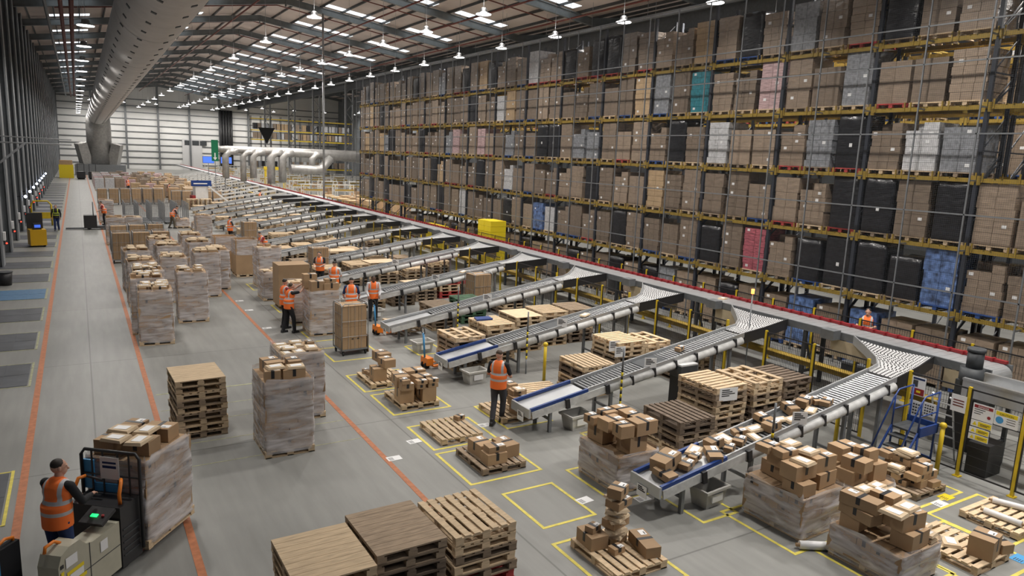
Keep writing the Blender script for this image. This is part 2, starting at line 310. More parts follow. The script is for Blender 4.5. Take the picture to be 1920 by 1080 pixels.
for i, y in enumerate(RY[2:12]):
    m_ = MB()
    for a, b in ((XL+3, XR), (XR, XV-1)): m_.cyl((a, y+RB*.3, zroof(a)-.25), (b, y+RB*.3, zroof(b)-.25), .05, 6)
    tag(m_.obj('sprinkler_branch_pipe', K['pipe']), f'thin red sprinkler branch across the roof slope, {nth(i)} roof bay from the camera end', 'pipe', 'sprinkler branches across the roof')
m_ = MB().lim(XV-2.2, XV-1.9, 5, YF-1, 15.4, 15.46); m_.lim(XV-2.22, XV-2.18, 5, YF-1, 15.4, 15.55)
for i in range(30): m_.cyl((XV-2.05, 8+6*i, 15.45), (XV-2.05, 8+6*i, zroof(XV-2.05)+.12), .015, 4)
tag(m_.obj('cable_tray', K['galv']), 'long pale cable tray hung beside the roof valley above the tall rack', 'cable tray')
# lattice columns under the valley and a plain pole by the sorter
def lattice(loc, h, label):
    t = thing('lattice_column', label, 'column', loc, 0, 'lattice columns under the valley')
    m_ = MB()
    for s in (-1, 1):
        MB().lim(s*.55-.12, s*.55+.12, -.15, .15, 0, h).obj('chord', K['galv'], t)
    for i in range(int(h/1.3)): m_.bar((-.5 if i % 2 else .5, 0, i*1.3), (.5 if i % 2 else -.5, 0, i*1.3+1.3), .1)
    m_.obj('lacing', K['galv'], t)
for px, lb in ((655, 'grey lattice roof column beside the end of the tall pallet rack'), (594, 'grey lattice roof column second from the pallet rack end, behind the silver duct'), (548, 'grey lattice roof column third from the pallet rack end, behind the silver duct'), (503, 'farthest grey lattice roof column before the rear racking')):
    y, z = onX(px, 300, XV); lattice((XV, y, 0), ZV-1.2, lb) if y < 185 else None
x, y = G(607, 377); x, y = x*.55, y*.55
t = thing('steel_pole', 'slim galvanised pole rising to the roof beside the main sorter conveyor', 'pole', (19.05, onX(607, 300, 19.05)[0], 0))
MB().cyl((0, 0, 0), (0, 0, 17.8), .09, 10).obj('shaft', K['galv'], t); MB().lim(-.2, .2, -.2, .2, 0, .03).obj('base_plate', K['galv'], t)

# ------------------------------------------------------------------ lamps
lp = thing('high_bay_lamp', 'x', 'lamp', (0, -50, -5), 0)
MB().tube([(0, 0, .30), (0, 0, .26), (0, 0, .12), (0, 0, .02), (0, 0, 0)], [.08, .16, .18, .36, .40], 16).obj('lamp_shade', K['galv'], lp)
MB().cyl((0, 0, -.02), (0, 0, -.004), .37, 16).obj('lamp_lens', K['lens'], lp)
cords = {}; lu = bpy.data.lights.new('roof_fill', 'POINT'); lu.energy = 55; lu.shadow_soft_size = .3; lu.color = (1, .95, .9)  # point light added above each opaque shade to brighten the roof
ld = bpy.data.lights.new('high_bay_light', 'AREA'); ld.shape = 'DISK'; ld.size = .75; ld.energy = LAMP_W; ld.spread = RD(132); ld.color = (1, .955, .90)
def lamp(x, y, z, label, group, lw=None):
    r = dup(lp, (x, y, z), 0, label, group); h = round(zroof(x)-z-.3, 2)
    if h not in cords: cords[h] = MB().cyl((0, 0, .28), (0, 0, .42+h), .012, 4).mesh('cord', K['galv'])
    link('cord', cords[h], r); link('light', lw or ld, r, (0, 0, -.03)); link('roof_fill_lamp', lu, r, (0, 0, .55)) if x > 2 else None
l1 = ld.copy(); l1.energy = LAMP_W*.7; l1.spread = RD(165); l3 = ld.copy(); l3.energy = LAMP_W*1.5; l3.spread = RD(170); l4 = ld.copy(); l4.energy = LAMP_W*2; l4.spread = RD(170)
for nm, x, ys in (('dock wall row', .7, [13.9+9.05*i for i in range(19)]), ('ridge-side row', 11.1, [5.3+11.4*i for i in range(15)]), ('middle row', 17.4, [-1.5+6.8*i for i in range(24)]), ('row above the tall rack', 23.6, [5.2+6.05*i for i in range(26)])):
    for i, y in enumerate(ys): lamp(x, y, 11.5 if x < 2 else 13, f'high bay lamp, {nth(i)} from camera end, {nm}', f'high bay lamps, {nm}', l1 if x < 2 else None)
for i in range(9): lamp(30.5, 8+9*i, 13.2, f'white high bay lamp beyond the tall rack, {nth(i)} along its aisle', 'high bay lamps, aisle behind the rack', l4)
for i in range(8): lamp(46+6*(i % 4), 100+34*(i//4)+4*(i % 4), 13.2, f'small distant high bay lamp in the side hall, {nth(i)} of that cluster', 'high bay lamps of the side hall', l3)
for i in range(7): lamp(3+6.4*i, YF-7, 14.6, f'high bay lamp washing the far wall, {nth(i)} from the dock side', 'high bay lamps at the far wall', l3)
for i in range(4): lamp(36+7*i, YF-20, 14.6, f'fill lamp added to brighten the far-wall rack, {nth(i)} along', 'fill lamps added to brighten the far-wall rack', l3)  # extra lamps, added only to lift the dark rear racking
for o in list(lp.children)+[lp]: bpy.data.objects.remove(o)

# ------------------------------------------------------------------ duct over the dock lane
def duct():
    ya, yb = 39., 150.; A = onY(293, 0, ya); B = onY(183, 216, yb); R = 1.63
    A = Vector((A[0], ya, A[1])); B = Vector((B[0], yb, B[1])); D = (B-A).length; ax = (B-A).normalized(); O = A-ax*24
    t = thing('air_duct', 'huge pale grey fabric air duct running beneath the roof along the dock lane', 'air duct', O)
    t.rotation_mode = 'QUATERNION'; t.rotation_quaternion = ax.to_track_quat('Y', 'Z'); D = D+24
    MB().tube([(0, D*i/59, 0) for i in range(60)], R, 48).obj('duct_sleeve', K['duct'], t)
    for y in range(14, int(D), 12): MB().tube([(0, y-.04, 0), (0, y+.04, 0)], R+.015, 48, 0, False).obj('seam_ring', K['grey'], t)
    q = MB()
    for ang in (-112, -70, -146, -30):
        for k in range(int(D/2.6)):
            c = Vector((R*cos(RD(ang)), 3+k*2.6, R*sin(RD(ang)))); q.box(c, (.22, .26, .06), rot=Matrix.Rotation(RD(-ang-90), 3, 'Y'))
    q.obj('air_nozzle_rows', K['dark'], t); t.children[-1]['kind'] = 'stuff'
    for k in range(10): MB().cyl((0, 6+k*13, R-.05), (0, 6+k*13, R+3.2), .015, 4).obj('hanger_wire', K['galv'], t)
    zb = B.z
    u = thing('duct_riser', 'foil-wrapped duct riser with two discharge heads at the far end of the lane', 'air duct', (B.x, B.y, 0))
    MB().tube([(0, -.6, zb-.1), (.02, 1.1, zb-.5), (.05, 2.4, zb-2.2), (.05, 2.6, 2.0)], [1.6, 1.9, 2.0, 2.0], 28).obj('foil_drop', K['foil'], u)
    for s in (-1, 1): MB().tube([(s*.8, 2.3, 1.5), (s*2.2, 1.8, 2.2), (s*2.9, 1.2, 5.6)], [1.0, 1.2, 1.1], 4).obj('discharge_head', K['foil'], u)
    MB().lim(-4, 4, 0, 4, 0, 1.9).obj('plinth', K['grey'], u)
duct()

# ------------------------------------------------------------------ pallets
def pallet_meshes(kind, mats):
    top, base = MB(), MB(); W_, D_ = 1.0, 1.2
    if kind == 'slat':
        for i in range(7): top.lim(-W_/2+i*.15, -W_/2+i*.15+.10, -D_/2, D_/2, .122, .144)
        for y in (-.55, 0, .55): top.lim(-W_/2, W_/2, y-.05, y+.05, .1, .122)
    elif kind == 'close':
        for i in range(9): top.lim(-W_/2, W_/2, -D_/2+i*.1335, -D_/2+i*.1335+.128, .122, .144)
        for x in (-.45, 0, .45): top.lim(x-.05, x+.05, -D_/2, D_/2, .1, .122)
    elif kind == 'cross':
        for i in range(8): top.lim(-W_/2, W_/2, -D_/2+i*.1571, -D_/2+i*.1571+.10, .122, .144)
        for x in (-.45, 0, .45): top.lim(x-.05, x+.05, -D_/2, D_/2, .1, .122)
    elif kind == 'open':
        for x in (-.43, 0, .43): top.lim(x-.07, x+.07, -D_/2, D_/2, .122, .144)
        for y in (-.55, -.2, .2, .55): top.lim(-W_/2, W_/2, y-.05, y+.05, .1, .122)
    for x in (-.43, 0, .43):
        for y in (-.55, 0, .55): base.box((x, y, .061), (.13, .10, .078))
    for x in (-.43, 0, .43): base.lim(x-.06, x+.06, -D_/2, D_/2, 0, .022)
    base.lim(-.5, .5, -.6, -.5, 0, .021)
    base.lim(-.5, .5, .5, .6, 0, .021)
    return top.mesh('pallet_deck', mats), base.mesh('pallet_base', mats)
PK = {k: pallet_meshes(k, K['wood']) for k in ('slat', 'close', 'cross', 'open')}
both = MB()
for y in (-.55, -.38, -.2, 0, .2, .38, .55): both.lim(-.5, .5, y-.05, y+.05, .1, .144)
for x in (-.43, 0, .43):
    for y in (-.55, 0, .55): both.box((x, y, .05), (.12, .1, .1))
    both.lim(x-.06, x+.06, -.6, .6, 0, .022)
FARP = both.mesh('pallet_simple', K['wood'])
def pallet(loc, rz, label, kind='slat', m='wood', group=None, parts=True):
    if parts:
        a, b = PK[kind]; o = link('wooden_pallet', a, None, loc, rz, K[m]); link('bearer_blocks', b, o, mat=K[m])
    else: o = link('wooden_pallet', FARP, None, loc, rz, K[m])
    return tag(o, label, 'pallet', group)
def stack(x, y, n, desc, rz=0, tops=None, mats=None, parts=True, jit=.02):
    kinds = ['slat', 'cross', 'close']
    for i in range(n):
        top = i == n-1
        k = tops[0] if top and tops else random.choice(kinds); m = tops[1] if top and tops else random.choice(mats or ['wood', 'woodO', 'wood', 'woodD'])
        col = {'wood': 'pale', 'woodO': 'weathered', 'woodD': 'dark', 'woodR': 'red', 'woodG': 'green', 'woodB': 'blue', 'ply': 'plywood'}[m]
        pos = 'topmost' if top else 'bottom' if i == 0 else nth(i)+' up'
        pallet((x+random.uniform(-jit, jit), y+random.uniform(-jit, jit), i*.1455), rz+random.uniform(-jit, jit)*.8, f'{col} wooden pallet, {pos}, {desc}', k, m, 'pallets in the stack, '+desc, parts)

# ------------------------------------------------------------------ parcels
PARC = []
def parcel_mesh(w, d, h, kind):
    b, tp, lb = MB(), MB(), MB()
    if kind == 'mailer':
        b.add([(-w/2, -d/2, .004), (w/2, -d/2, .0), (w/2, d/2, .004), (-w/2, d/2, 0), (-w*.44, -d*.44, h), (w*.44, -d*.46, h*.8), (w*.45, d*.44, h), (-w*.46, d*.44, h*.85)],
              [(3, 2, 1, 0), (4, 5, 6, 7), (0, 1, 5, 4), (1, 2, 6, 5), (2, 3, 7, 6), (3, 0, 4, 7)])
        lb.lim(-w*.3, w*.3, -d*.28, d*.22, h, h+.002)
        return b.mesh('mailer', K['mail']), None, lb.mesh('address_label', [K['label']])
    b.lim(-w/2, w/2, -d/2, d/2, 0, h)
    tw = .065; e = .0025
    tp.lim(-tw/2, tw/2, -d/2-e, d/2+e, h, h+e); tp.lim(-tw/2, tw/2, -d/2-e, -d/2, h*.35, h); tp.lim(-tw/2, tw/2, d/2, d/2+e, h*.35, h)
    lw = min(.15, w*.42); ld_ = min(.11, d*.5); x = w*.28; y = -d*.16
    lb.lim(x-lw/2, x+lw/2, y-ld_/2, y+ld_/2, h+.003, h+.005); lb.lim(x-lw*.38, x+lw*.1, y-ld_*.3, y-ld_*.12, h+.005, h+.006, 1)
    return b.mesh('parcel', K['card']), tp.mesh('black_tape_strip', K['tape']), lb.mesh('address_label', [K['label'], K['ink']])
SZ = [(.32, .24, .16), (.44, .32, .22), (.26, .20, .10), (.52, .34, .26), (.38, .26, .12), (.30, .30, .24), (.60, .26, .18), (.36, .28, .05), (.30, .22, .04), (.22, .16, .10), (.46, .36, .34), (.34, .25, .035)]
for i, s in enumerate(SZ): PARC.append((s, parcel_mesh(*s, 'mailer' if i in (7, 8, 11) else 'box')))
def parcel(i, loc, rot, label, group, parts=True):
    s, (b, t, l) = PARC[i]; o = link('paper_mailer' if t is None else 'cardboard_parcel', b, None, loc, rot)
    if parts:
        if t: link('tape_strip', t, o)
        link('address_label', l, o)
    return tag(o, label, 'parcel', group)
def size_word(s):
    return 'flat' if s[2] <= .05 else 'long' if s[0]/s[1] > 1.9 else 'large' if s[0]*s[1]*s[2] > .035 else 'small' if s[0]*s[1]*s[2] < .009 else 'medium'
def heap(cx, cy, z0, w, d, n, desc, rz=0, kinds=None, parts=True, peak=0, seed=None, zmax=.62):
    rnd = random.Random(seed if seed is not None else int(cx*97+cy*31)); g = .05; nx, ny = int(w/g), int(d/g); hm = [[0.0]*ny for _ in range(nx)]
    items = sorted((rnd.choice(kinds or [0, 0, 1, 2, 3, 4, 5, 6, 7, 8, 9, 10]) for _ in range(n)), key=lambda i: -SZ[i][2]*rnd.uniform(.6, 1.4))
    for i in items:
        s = SZ[i]; tw = rnd.random() < .5; a, b = (s[1], s[0]) if tw else (s[0], s[1]); yaw = rnd.uniform(-.12, .12)
        ex, ey = a+abs(yaw)*b, b+abs(yaw)*a; cx_, cy_ = max(1, math.ceil(ex/g)), max(1, math.ceil(ey/g)); best = None
        if cx_ > nx or cy_ > ny: continue
        for _ in range(200):
            ix, iy = rnd.randint(0, nx-cx_), rnd.randint(0, ny-cy_)
            hh = max(hm[p][q] for p in range(ix, ix+cx_) for q in range(iy, iy+cy_))
            dist = math.hypot((ix+cx_/2-nx/2)/nx, (iy+cy_/2-ny/2)/ny)
            edge = min(ix, nx-cx_-ix, iy, ny-cy_-iy)
            sc = hh+peak*dist+(.01*edge if hh < .02 else 0)
            if best is None or sc < best[0]: best = (sc, ix, iy, hh)
        _, ix, iy, hh = best
        if hh+s[2] > zmax: continue
        for p in range(ix, ix+cx_):
            for q in range(iy, iy+cy_): hm[p][q] = hh+s[2]+.006
        lx, ly = -w/2+(ix+cx_/2)*g, -d/2+(iy+cy_/2)*g
        side = ('dockward' if lx < -w/6 else 'sorterward' if lx > w/6 else 'middle')+(' camera end' if ly < -d/6 else ' far end' if ly > d/6 else '')
        lev = 'lying low on' if hh < .03 else 'high on' if hh > .3 else 'midway up'
        X = cx+lx*cos(rz)-ly*sin(rz); Y = cy+lx*sin(rz)+ly*cos(rz)
        parcel(i, (X, Y, z0+hh+.001), rz+yaw+(pi/2 if tw else 0), f'{size_word(s)} parcel, {lev} {desc}, {side}', 'parcels of '+desc, parts)

# ------------------------------------------------------------------ wrapped pallet loads
def carton_block(w, d, h, ly, nx, ny, z0=.15, seed=0, jit=.012, tape=True, gap=.004):
    rnd = random.Random(seed); b = MB(); lh = (h)/ly
    for k in range(ly):
        ox, oy = rnd.uniform(-jit, jit), rnd.uniform(-jit, jit)
        ax, ay = (nx, ny) if k % 2 == 0 else (max(1, nx-1), ny+1)
        for i in range(ax):
            for j in range(ay):
                if 0 < i < ax-1 and 0 < j < ay-1 and k < ly-1: continue
                x0, x1 = -w/2+w*i/ax, -w/2+w*(i+1)/ax; y0_, y1_ = -d/2+d*j/ay, -d/2+d*(j+1)/ay
                q = rnd.uniform(-jit, jit)*.6; mi = 2 if rnd.random() < .3 else 0
                b.lim(x0+gap+ox+q, x1-gap+ox+q, y0_+gap+oy, y1_-gap+oy, z0+k*lh, z0+(k+1)*lh-gap, mi)
                if tape and rnd.random() < .45:
                    xm = (x0+x1)/2+ox+q; zt = z0+(k+1)*lh
                    for yy, s in ((y0_+gap+oy, -1), (y1_-gap+oy, 1)): b.lim(xm-.03, xm+.03, yy-.002, yy+.002, zt-lh*.6, zt-gap, 1)
                    ym = (y0_+y1_)/2+oy
                    for xx in (x0+gap+ox+q, x1-gap+ox+q): b.lim(xx-.002, xx+.002, ym-.03, ym+.03, zt-lh*.6, zt-gap, 1)
    return b
def film_shell(w, d, h, z0=.1, seed=0, amp=.018, nz=14, per=40, rag=.05):
    rnd = random.Random(seed); b = MB(); vs = []; ph = [rnd.uniform(0, 6) for _ in range(6)]
    for k in range(nz+1):
        z = z0+(h)*k/nz
        for i in range(per):
            t = 2*pi*i/per; c, s = cos(t), sin(t); e = .16
            x = w/2*(abs(c)**e)*(1 if c >= 0 else -1); y = d/2*(abs(s)**e)*(1 if s >= 0 else -1)
            o = 1+amp*sin(3*t+ph[0]+k*.6)+amp*.8*sin(7*t+ph[1]-k*1.3)+rnd.uniform(-1, 1)*amp*.5
            zz = z+(rnd.uniform(-rag, rag) if k == nz else 0)
            vs.append((x*o, y*o, zz))
    fs = [(k*per+i, k*per+(i+1) % per, (k+1)*per+(i+1) % per, (k+1)*per+i) for k in range(nz) for i in range(per)]
    b.add(vs, fs, 0, True)
    return b
CM = [K['card'], K['tape'], K['cardD']]
LOADM = {}
def load(x, y, h, desc, rz=0, top=8, sz=(1.0, 1.2), zm=.5, seed=0, cover='clear film', parts=True, pal='wood', cart='cartons', z0=0, layers=None, lastkinds=None):
    w, d = sz; key = (round(h, 2), sz, seed % 4)
    if key not in LOADM:
        ly = layers or max(2, round(h/.22))
        LOADM[key] = (carton_block(w-.03, d-.03, h, ly, 3, 4, .15, seed % 4).mesh('carton_block', CM), film_shell(w+.02, d+.02, h+.14, .08, seed % 4).mesh('stretch_film', K['film']))
    t = thing('wrapped_pallet_load', f'film-wrapped {cart}, {desc}', 'pallet load', (x, y, z0), rz, 'wrapped pallet loads on the floor')
    link('pallet', PK['cross'][0], t, mat=K[pal]); link('pallet_blocks', PK['cross'][1], t, mat=K[pal])
    link('carton_block', LOADM[key][0], t); link('stretch_film', LOADM[key][1], t)
    if top: heap(x, y, z0+.15+h, w-.06, d-.06, top, 'top of load, '+desc, rz, parts=parts, seed=seed, kinds=lastkinds or [7, 8, 11, 7, 8, 9, 2, 4, 11], zmax=zm)
    return t

# ------------------------------------------------------------------ foreground: three stacks of empty pallets
stack(2.40, 8.35, 8, 'stack cut by the lower photo edge', 0, ('close', 'wood'), ['wood', 'woodO'])
stack(3.46, 8.55, 8, 'middle stack of the front three', .02, ('close', 'woodO'), ['woodO', 'woodD', 'woodD'])
stack(4.66, 8.72, 7, 'front stack next to the empty marked bay', .03, ('slat', 'wood'), ['wood', 'wood', 'woodO', 'woodR'])
stack(1.98, 16.45, 9, 'lone tall stack between the orange lines', .04, ('close', 'wood'), ['wood', 'woodO'])
# wrapped loads near the lone stack
load(3.42, 14.75, 1.42, 'sagging open-topped one beside the lone pallet stack', 0, 12, seed=1, zm=.3, lastkinds=[3, 1, 5, 0, 4, 9, 7])
load(4.20, 16.6, 1.42, 'partly hidden behind the sagging one', 0, 10, seed=2, zm=.22)
# block of wrapped loads in the staging lane
ST = [(1.85, 24.75), (3.25, 27.5), (1.9, 27.9), (1.88, 30.9), (3.05, 31.2), (4.35, 31.9), (1.9, 34.0), (3.2, 34.9), (4.5, 35.3), (3.1, 37.6), (4.6, 38.6), (1.75, 26.3), (5.0, 33.4)]
SD = [f'{a} row of big block, {b}' for a, b in (('first', 'dock side'), ('first', 'sorter side'), ('third', 'dock side'), ('fourth', 'dock side'), ('third', 'middle'), ('third', 'sorter side'), ('fifth', 'dock side'), ('fourth', 'middle'), ('fifth', 'sorter side'), ('last', 'middle'), ('last', 'sorter side'), ('second', 'dock side'), ('fourth', 'sorter side'))]
for i, (x, y) in enumerate(ST): load(x, y, 1.55+.06*(i % 3), SD[i], random.uniform(-.06, .06), 17, seed=i, parts=y < 29, zm=.2)

# floor pallets with loose parcels, in their marked bays
def bay_pallet(x, y, n, desc, rz=0, k='slat', m='wood', w=1.0, d=1.2, dx=0, dy=0, **kw):
    pallet((x, y, 0), rz, f'{dict(wood="pale", woodO="weathered", woodD="dark")[m]} pallet on the floor {desc}', k, m)
    if n: heap(x+dx, y+dy, .146, w, d, n, 'the heap '+desc, rz, **kw)
bay_pallet(7.05, 8.05, 0, 'under the tall tipped parcel pile, near the front edge')
for i_, (x, y, z, r, k, l) in enumerate([(6.76, 8.36, .146, 1.5, 1, 'large taped parcel at the dock-side end of the tall mailer pile pallet'), (6.95, 7.98, .146, .1, 9, 'small parcel beside the large taped one on the mailer pile pallet'), (6.92, 8.5, .37, .3, 9, 'small parcel resting atop the large taped one on the mailer pile pallet'), (7.42, 7.86, .146, 1.35, 6, 'long taped parcel along the sorter edge of the mailer pile pallet')]):
    parcel(k, (x if i_ != 2 else 6.76, y if i_ != 2 else 8.36, z), r, l, None)
z_ = .146
for i_ in range(13):
    k = [4, 7, 8, 7, 4, 11, 7, 8, 7, 11, 4, 8, 0][i_]; rz_ = [.1, .5, -.3, 1.6, .2, 1.2, .4, -.2, .8, 1.4, .3, .0, .5][i_]
    parcel(k, (7.13+.03*sin(i_*2.1), 8.25+.04*cos(i_*1.7), z_), rz_, f'{size_word(SZ[k])} parcel in the tall leaning mailer pile, {"bottom" if i_ == 0 else "topmost" if i_ == 12 else nth(i_)+" up"}', 'parcels in the tall leaning mailer pile'); z_ += SZ[k][2]+.004
bay_pallet(7.0, 12.15, 9, 'in the bay with four long parcels', w=.85, dx=.08, dy=-.1, m='woodO', kinds=[3, 1, 6, 4, 3], seed=4, d=1.05, zmax=.36)
bay_pallet(6.92, 13.85, 0, 'in the nearly empty bay holding one small parcel', k='slat')
parcel(9, (7.3, 14.2, .146), .3, 'single small brown parcel on the otherwise empty bay pallet', 'lone parcel')
bay_pallet(6.95, 16.2, 26, 'in the bay with two tall cubes of parcels', w=1.0, kinds=[10, 3, 1, 5, 0, 9, 2], seed=2)
bay_pallet(6.85, 18.05, 9, 'in the bay behind the heap of cube parcels', w=.8, kinds=[10, 3, 1, 9], seed=9)
bay_pallet(8.75, 14.4, 12, 'beside the worker checking his scanner', w=.6, d=.9, dx=.1, dy=-.2, kinds=[7, 7, 4, 1, 0, 8, 11], seed=12)
load(8.88, 10.35, .58, 'stacked with big parcels beside the parcel-filled chute', 0, 0, seed=6, sz=(1.05, 1.25), layers=3)
heap(8.88, 10.35, .74, 1.0, 1.2, 26, 'the tall heap by the parcel-filled chute', kinds=[3, 1, 10, 5, 0, 10, 4], seed=21)
tag(MB().lim(-.16, .16, -.16, .16, 0, .62).obj('white_carton', K['label'], loc=(9.35, 11.35, 0)), 'tall plain white carton standing behind the big parcel heap', 'carton')
load(10.62, 7.6, .62, 'broad one heaped with large parcels, a film roll at its foot', .03, 0, seed=7, sz=(1.15, 1.25), layers=3)
heap(10.62, 7.6, .78, 1.12, 1.2, 34, 'the broad heap above the film roll', .03, kinds=[3, 3, 6, 1, 10, 5, 0, 4, 7], seed=31)
load(12.22, 7.5, .40, 'low one behind the broad heap', .0, 0, seed=8, sz=(1.0, 1.1), layers=2)
heap(12.22, 7.5, .56, .98, 1.08, 16, 'the low wrapped heap behind the broad one', kinds=[10, 3, 1, 6, 5], seed=33)
bay_pallet(14.0, 7.55, 22, 'by the foot of the blue platform steps', w=.95, m='woodO', kinds=[9, 2, 0, 8, 7, 4, 0], seed=14, peak=.4)
load(10.75, 5.95, .40, 'loose-filmed one next to the slatted pallet, lower corner', .0, 0, seed=9, sz=(1.1, 1.25), layers=2)
heap(10.75, 5.95, .56, 1.08, 1.2, 32, 'the loose-filmed heap in the lower corner', kinds=[3, 1, 6, 7, 7, 8, 0, 4], seed=35)
bay_pallet(12.3, 5.6, 0, 'with three parcels at its edge, lower corner', k='cross')
for i, (x, y, r, k, l) in enumerate([(12.35, 5.2, .2, 10, 'cube-shaped taped parcel on the edge of the corner slatted pallet'), (12.75, 5.15, 1.3, 0, 'small taped parcel at the outer corner of the corner slatted pallet'), (12.2, 5.65, .7, 7, 'flat brown mailer lying on the corner slatted pallet')]): parcel(k, (x, y, .146), r, l, None)
bay_pallet(14.25, 5.75, 0, 'carrying two white film rolls by the right edge', rz=pi/2, k='slat')
def film_roll(a, b, r, lab):
    o = thing('film_roll', lab, 'stretch film roll'); MB().cyl(a, b, r, 14).obj('film', K['label'], o)
    d = (Vector(b)-Vector(a)).normalized()*.06; MB().cyl(Vector(a)-d, Vector(b)+d, r*.45, 10).obj('cardboard_core', K['card'], o)
film_roll((9.93, 6.86, .075), (10.35, 6.6, .075), .07, 'white stretch film roll on the floor below the broad heap')
film_roll((13.9, 5.95, .205), (13.95, 5.35, .205), .055, 'white film roll lying on the corner pallet, closer to the camera')
film_roll((14.5, 6.1, .205), (14.75, 5.5, .205), .055, 'white film roll lying on the corner pallet, farther one')
# printed sheets stuck to the floor
def sheet(x, y, rz, lab, m='label'):
    o = MB().lim(-.15, .15, -.105, .105, 0, .004).obj('floor_label_sheet', K[m], loc=(x, y, .001), rz=rz); tag(o, lab, 'floor label')
    p = MB()
    for i in range(4): p.lim(-.12, -.02, -.07+i*.035, -.055+i*.035, .004, .0045)
    p.obj('printed_text', K['ink'], o)
for a in [(5.26, 13.1, 0, 'white printed sheet beside the orange line, nearest of that row'), (7.72, 9.85, .1, 'white printed sheet at the corner of the empty marked bay'), (8.75, 9.42, 0, 'white printed sheet beside the bay under the parcel-filled chute end'), (10.7, 9.75, 0, 'white printed sheet beneath the parcel-filled chute'),
          (7.85, 13.95, 0, 'white printed sheet behind the worker checking his scanner'), (5.98, 13.75, .1, 'white printed sheet at the corner of the nearly empty pallet bay'), (5.35, 28.3, 0, 'white printed sheet beside the orange line, third of that row'), (5.35, 25.2, 0, 'white printed sheet beside the orange line, second of that row'),
          (5.25, 22.95, 0, 'white printed sheet by the orange line opposite the brown cage'), (5.35, 30.2, 0, 'white printed sheet beside the orange line, farthest of that row'), (7.85, 20.9, 0, 'white printed sheet at the brown cage marked bay'), (12.95, 6.85, 0, 'white printed sheet between the low wrapped heap and pallet'), (13.85, 6.7, 0, 'white printed sheet in front of the pallet by the steps'),
          (10.9, 6.72, 0, 'white printed sheet between the two front wrapped heaps')]: sheet(*a)
sheet(14.25, 6.8, 0, 'yellow printed sheet beside the pallet by the steps', 'ysign'); sheet(13.05, 4.95, 0, 'light blue sheet at the lower corner bay', 'lblue')

# ------------------------------------------------------------------ tall pallet rack
RX, BAY, RY0 = 21.4, 3.42, 7.3; LV = [.02, 2.3, 4.22, 6.17, 8.15, 10.05]
def rack_prototypes():
    up_ = MB()
    for x in (0, 1.1): up_.lim(x-.05, x+.05, -.055, .055, 0, 12.2)
    for i in range(11): z = .6+i*1.05; up_.bar((0, 0, z), (1.1, 0, z+.8 if i % 2 else z), .04, .04)
    for i in range(11): z = .6+i*1.05; up_.bar((0, 0, z), (1.1, 0, z+1.0), .03, .03)
    bm = MB()
    for x in (-.02, 1.12):
        bm.lim(x-.03, x+.03, .05, BAY-.05, -.13, -.01)
        for y in (.08, BAY-.08): bm.lim(x-.045, x+.045, y-.05, y+.05, -.2, .06)
    for k in range(3):
        for q in (-.09, .09): bm.lim(-.05, 1.15, .62+1.11*k+.5*(q > 9)+q-.02, .62+1.11*k+q+.02, -.04, .0); bm.lim(-.075, -.045, .62+1.11*k+q+.50-.02, .62+1.11*k+q+.50+.02, -.12, .14)
    return up_.mesh('upright_frame', K['upright']), bm.mesh('shelf_beam', K['yelD'])
UPM, BMM = rack_prototypes()
def rack(x, y0, nb, levels, label, group=None, flip=False):
    t = thing('pallet_rack', label, 'pallet rack', (x, y0, 0), 0, group)
    for i in range(nb+1): link('upright_frame', UPM, t, (0, i*BAY, 0))
    for i in range(nb):
        for z in levels: link('shelf_beam', BMM, t, (0, i*BAY, z))
    return t
rack(RX, RY0-BAY, 17, LV[1:], 'tall yellow and black pallet rack, five beam levels, running beside the sorter')
rack(RX+1.45, RY0-BAY, 17, LV[1:], 'second pallet rack standing back to back behind the tall front rack')
rack(RX+5.4, RY0-BAY, 17, LV[1:], 'pallet rack across the aisle behind the tall front racks')
# load meshes: one low pallet and many kinds of carton blocks
LW = {}
def load_mesh(v, h):
    rnd = random.Random(v*7+int(h*10)); b = MB(); w, d = 1.06, .98
    nl = max(2, int(h/rnd.choice([.22, .3, .42]))); ny = rnd.choice([2, 2, 3]); lh = h/nl; lean = rnd.uniform(-.02, .02)
    for k in range(nl):
        sh = rnd.uniform(-.02, .02)+lean*k/nl; sc = 1 if rnd.random() < .8 else .94
        for j in range(ny):
            for i in range(2):
                if k == nl-1 and rnd.random() < .18 and nl > 3: continue
                x0, x1 = .02+w*i/2, .02+w*(i+1)/2; a0, a1 = (-d/2+d*j/ny)*sc+sh, (-d/2+d*(j+1)/ny)*sc+sh
                b.lim(x0+.006, x1-.006, a0+.005, a1-.005, .14+k*lh, .14+(k+1)*lh-.007)
                if i == 0 and rnd.random() < .10:
                    c = (a0+a1)/2+rnd.uniform(-.08, .08); z = .14+(k+.6)*lh; b.lim(x0+.001, x0+.006, c-.06, c+.06, z-.045, z+.045, 1)
    return b.mesh('carton_load', [K['wrapC'], K['label']])
def bag_mesh(v, h):
    b = MB(); rnd = random.Random(v); vs = []; n, m = 24, 9
    for k in range(m+1):
        for i in range(n):
            t = 2*pi*i/n; c, s = cos(t), sin(t); x = .55+.53*(abs(c)**.2)*(1 if c >= 0 else -1); y = .5*(abs(s)**.2)*(1 if s >= 0 else -1)
            o = rnd.uniform(-.018, .018); vs.append((x+o, y+o, .14+h*k/m+(rnd.uniform(-.03, .03) if k == m else 0)))
    fs = [(k*n+i, k*n+(i+1) % n, (k+1)*n+(i+1) % n, (k+1)*n+i) for k in range(m) for i in range(n)]+[tuple(m*n+i for i in range(n))]
    b.add(vs, fs, 0, True); b.lim(.008, .018, -.1, .0, .14+h*.4, .14+h*.47, 1) if v == 1 else None
    return b.mesh('bagged_load', [K['wrapB'], K['label']])
HS = [1.05, 1.25, 1.4, 1.55, 1.66]
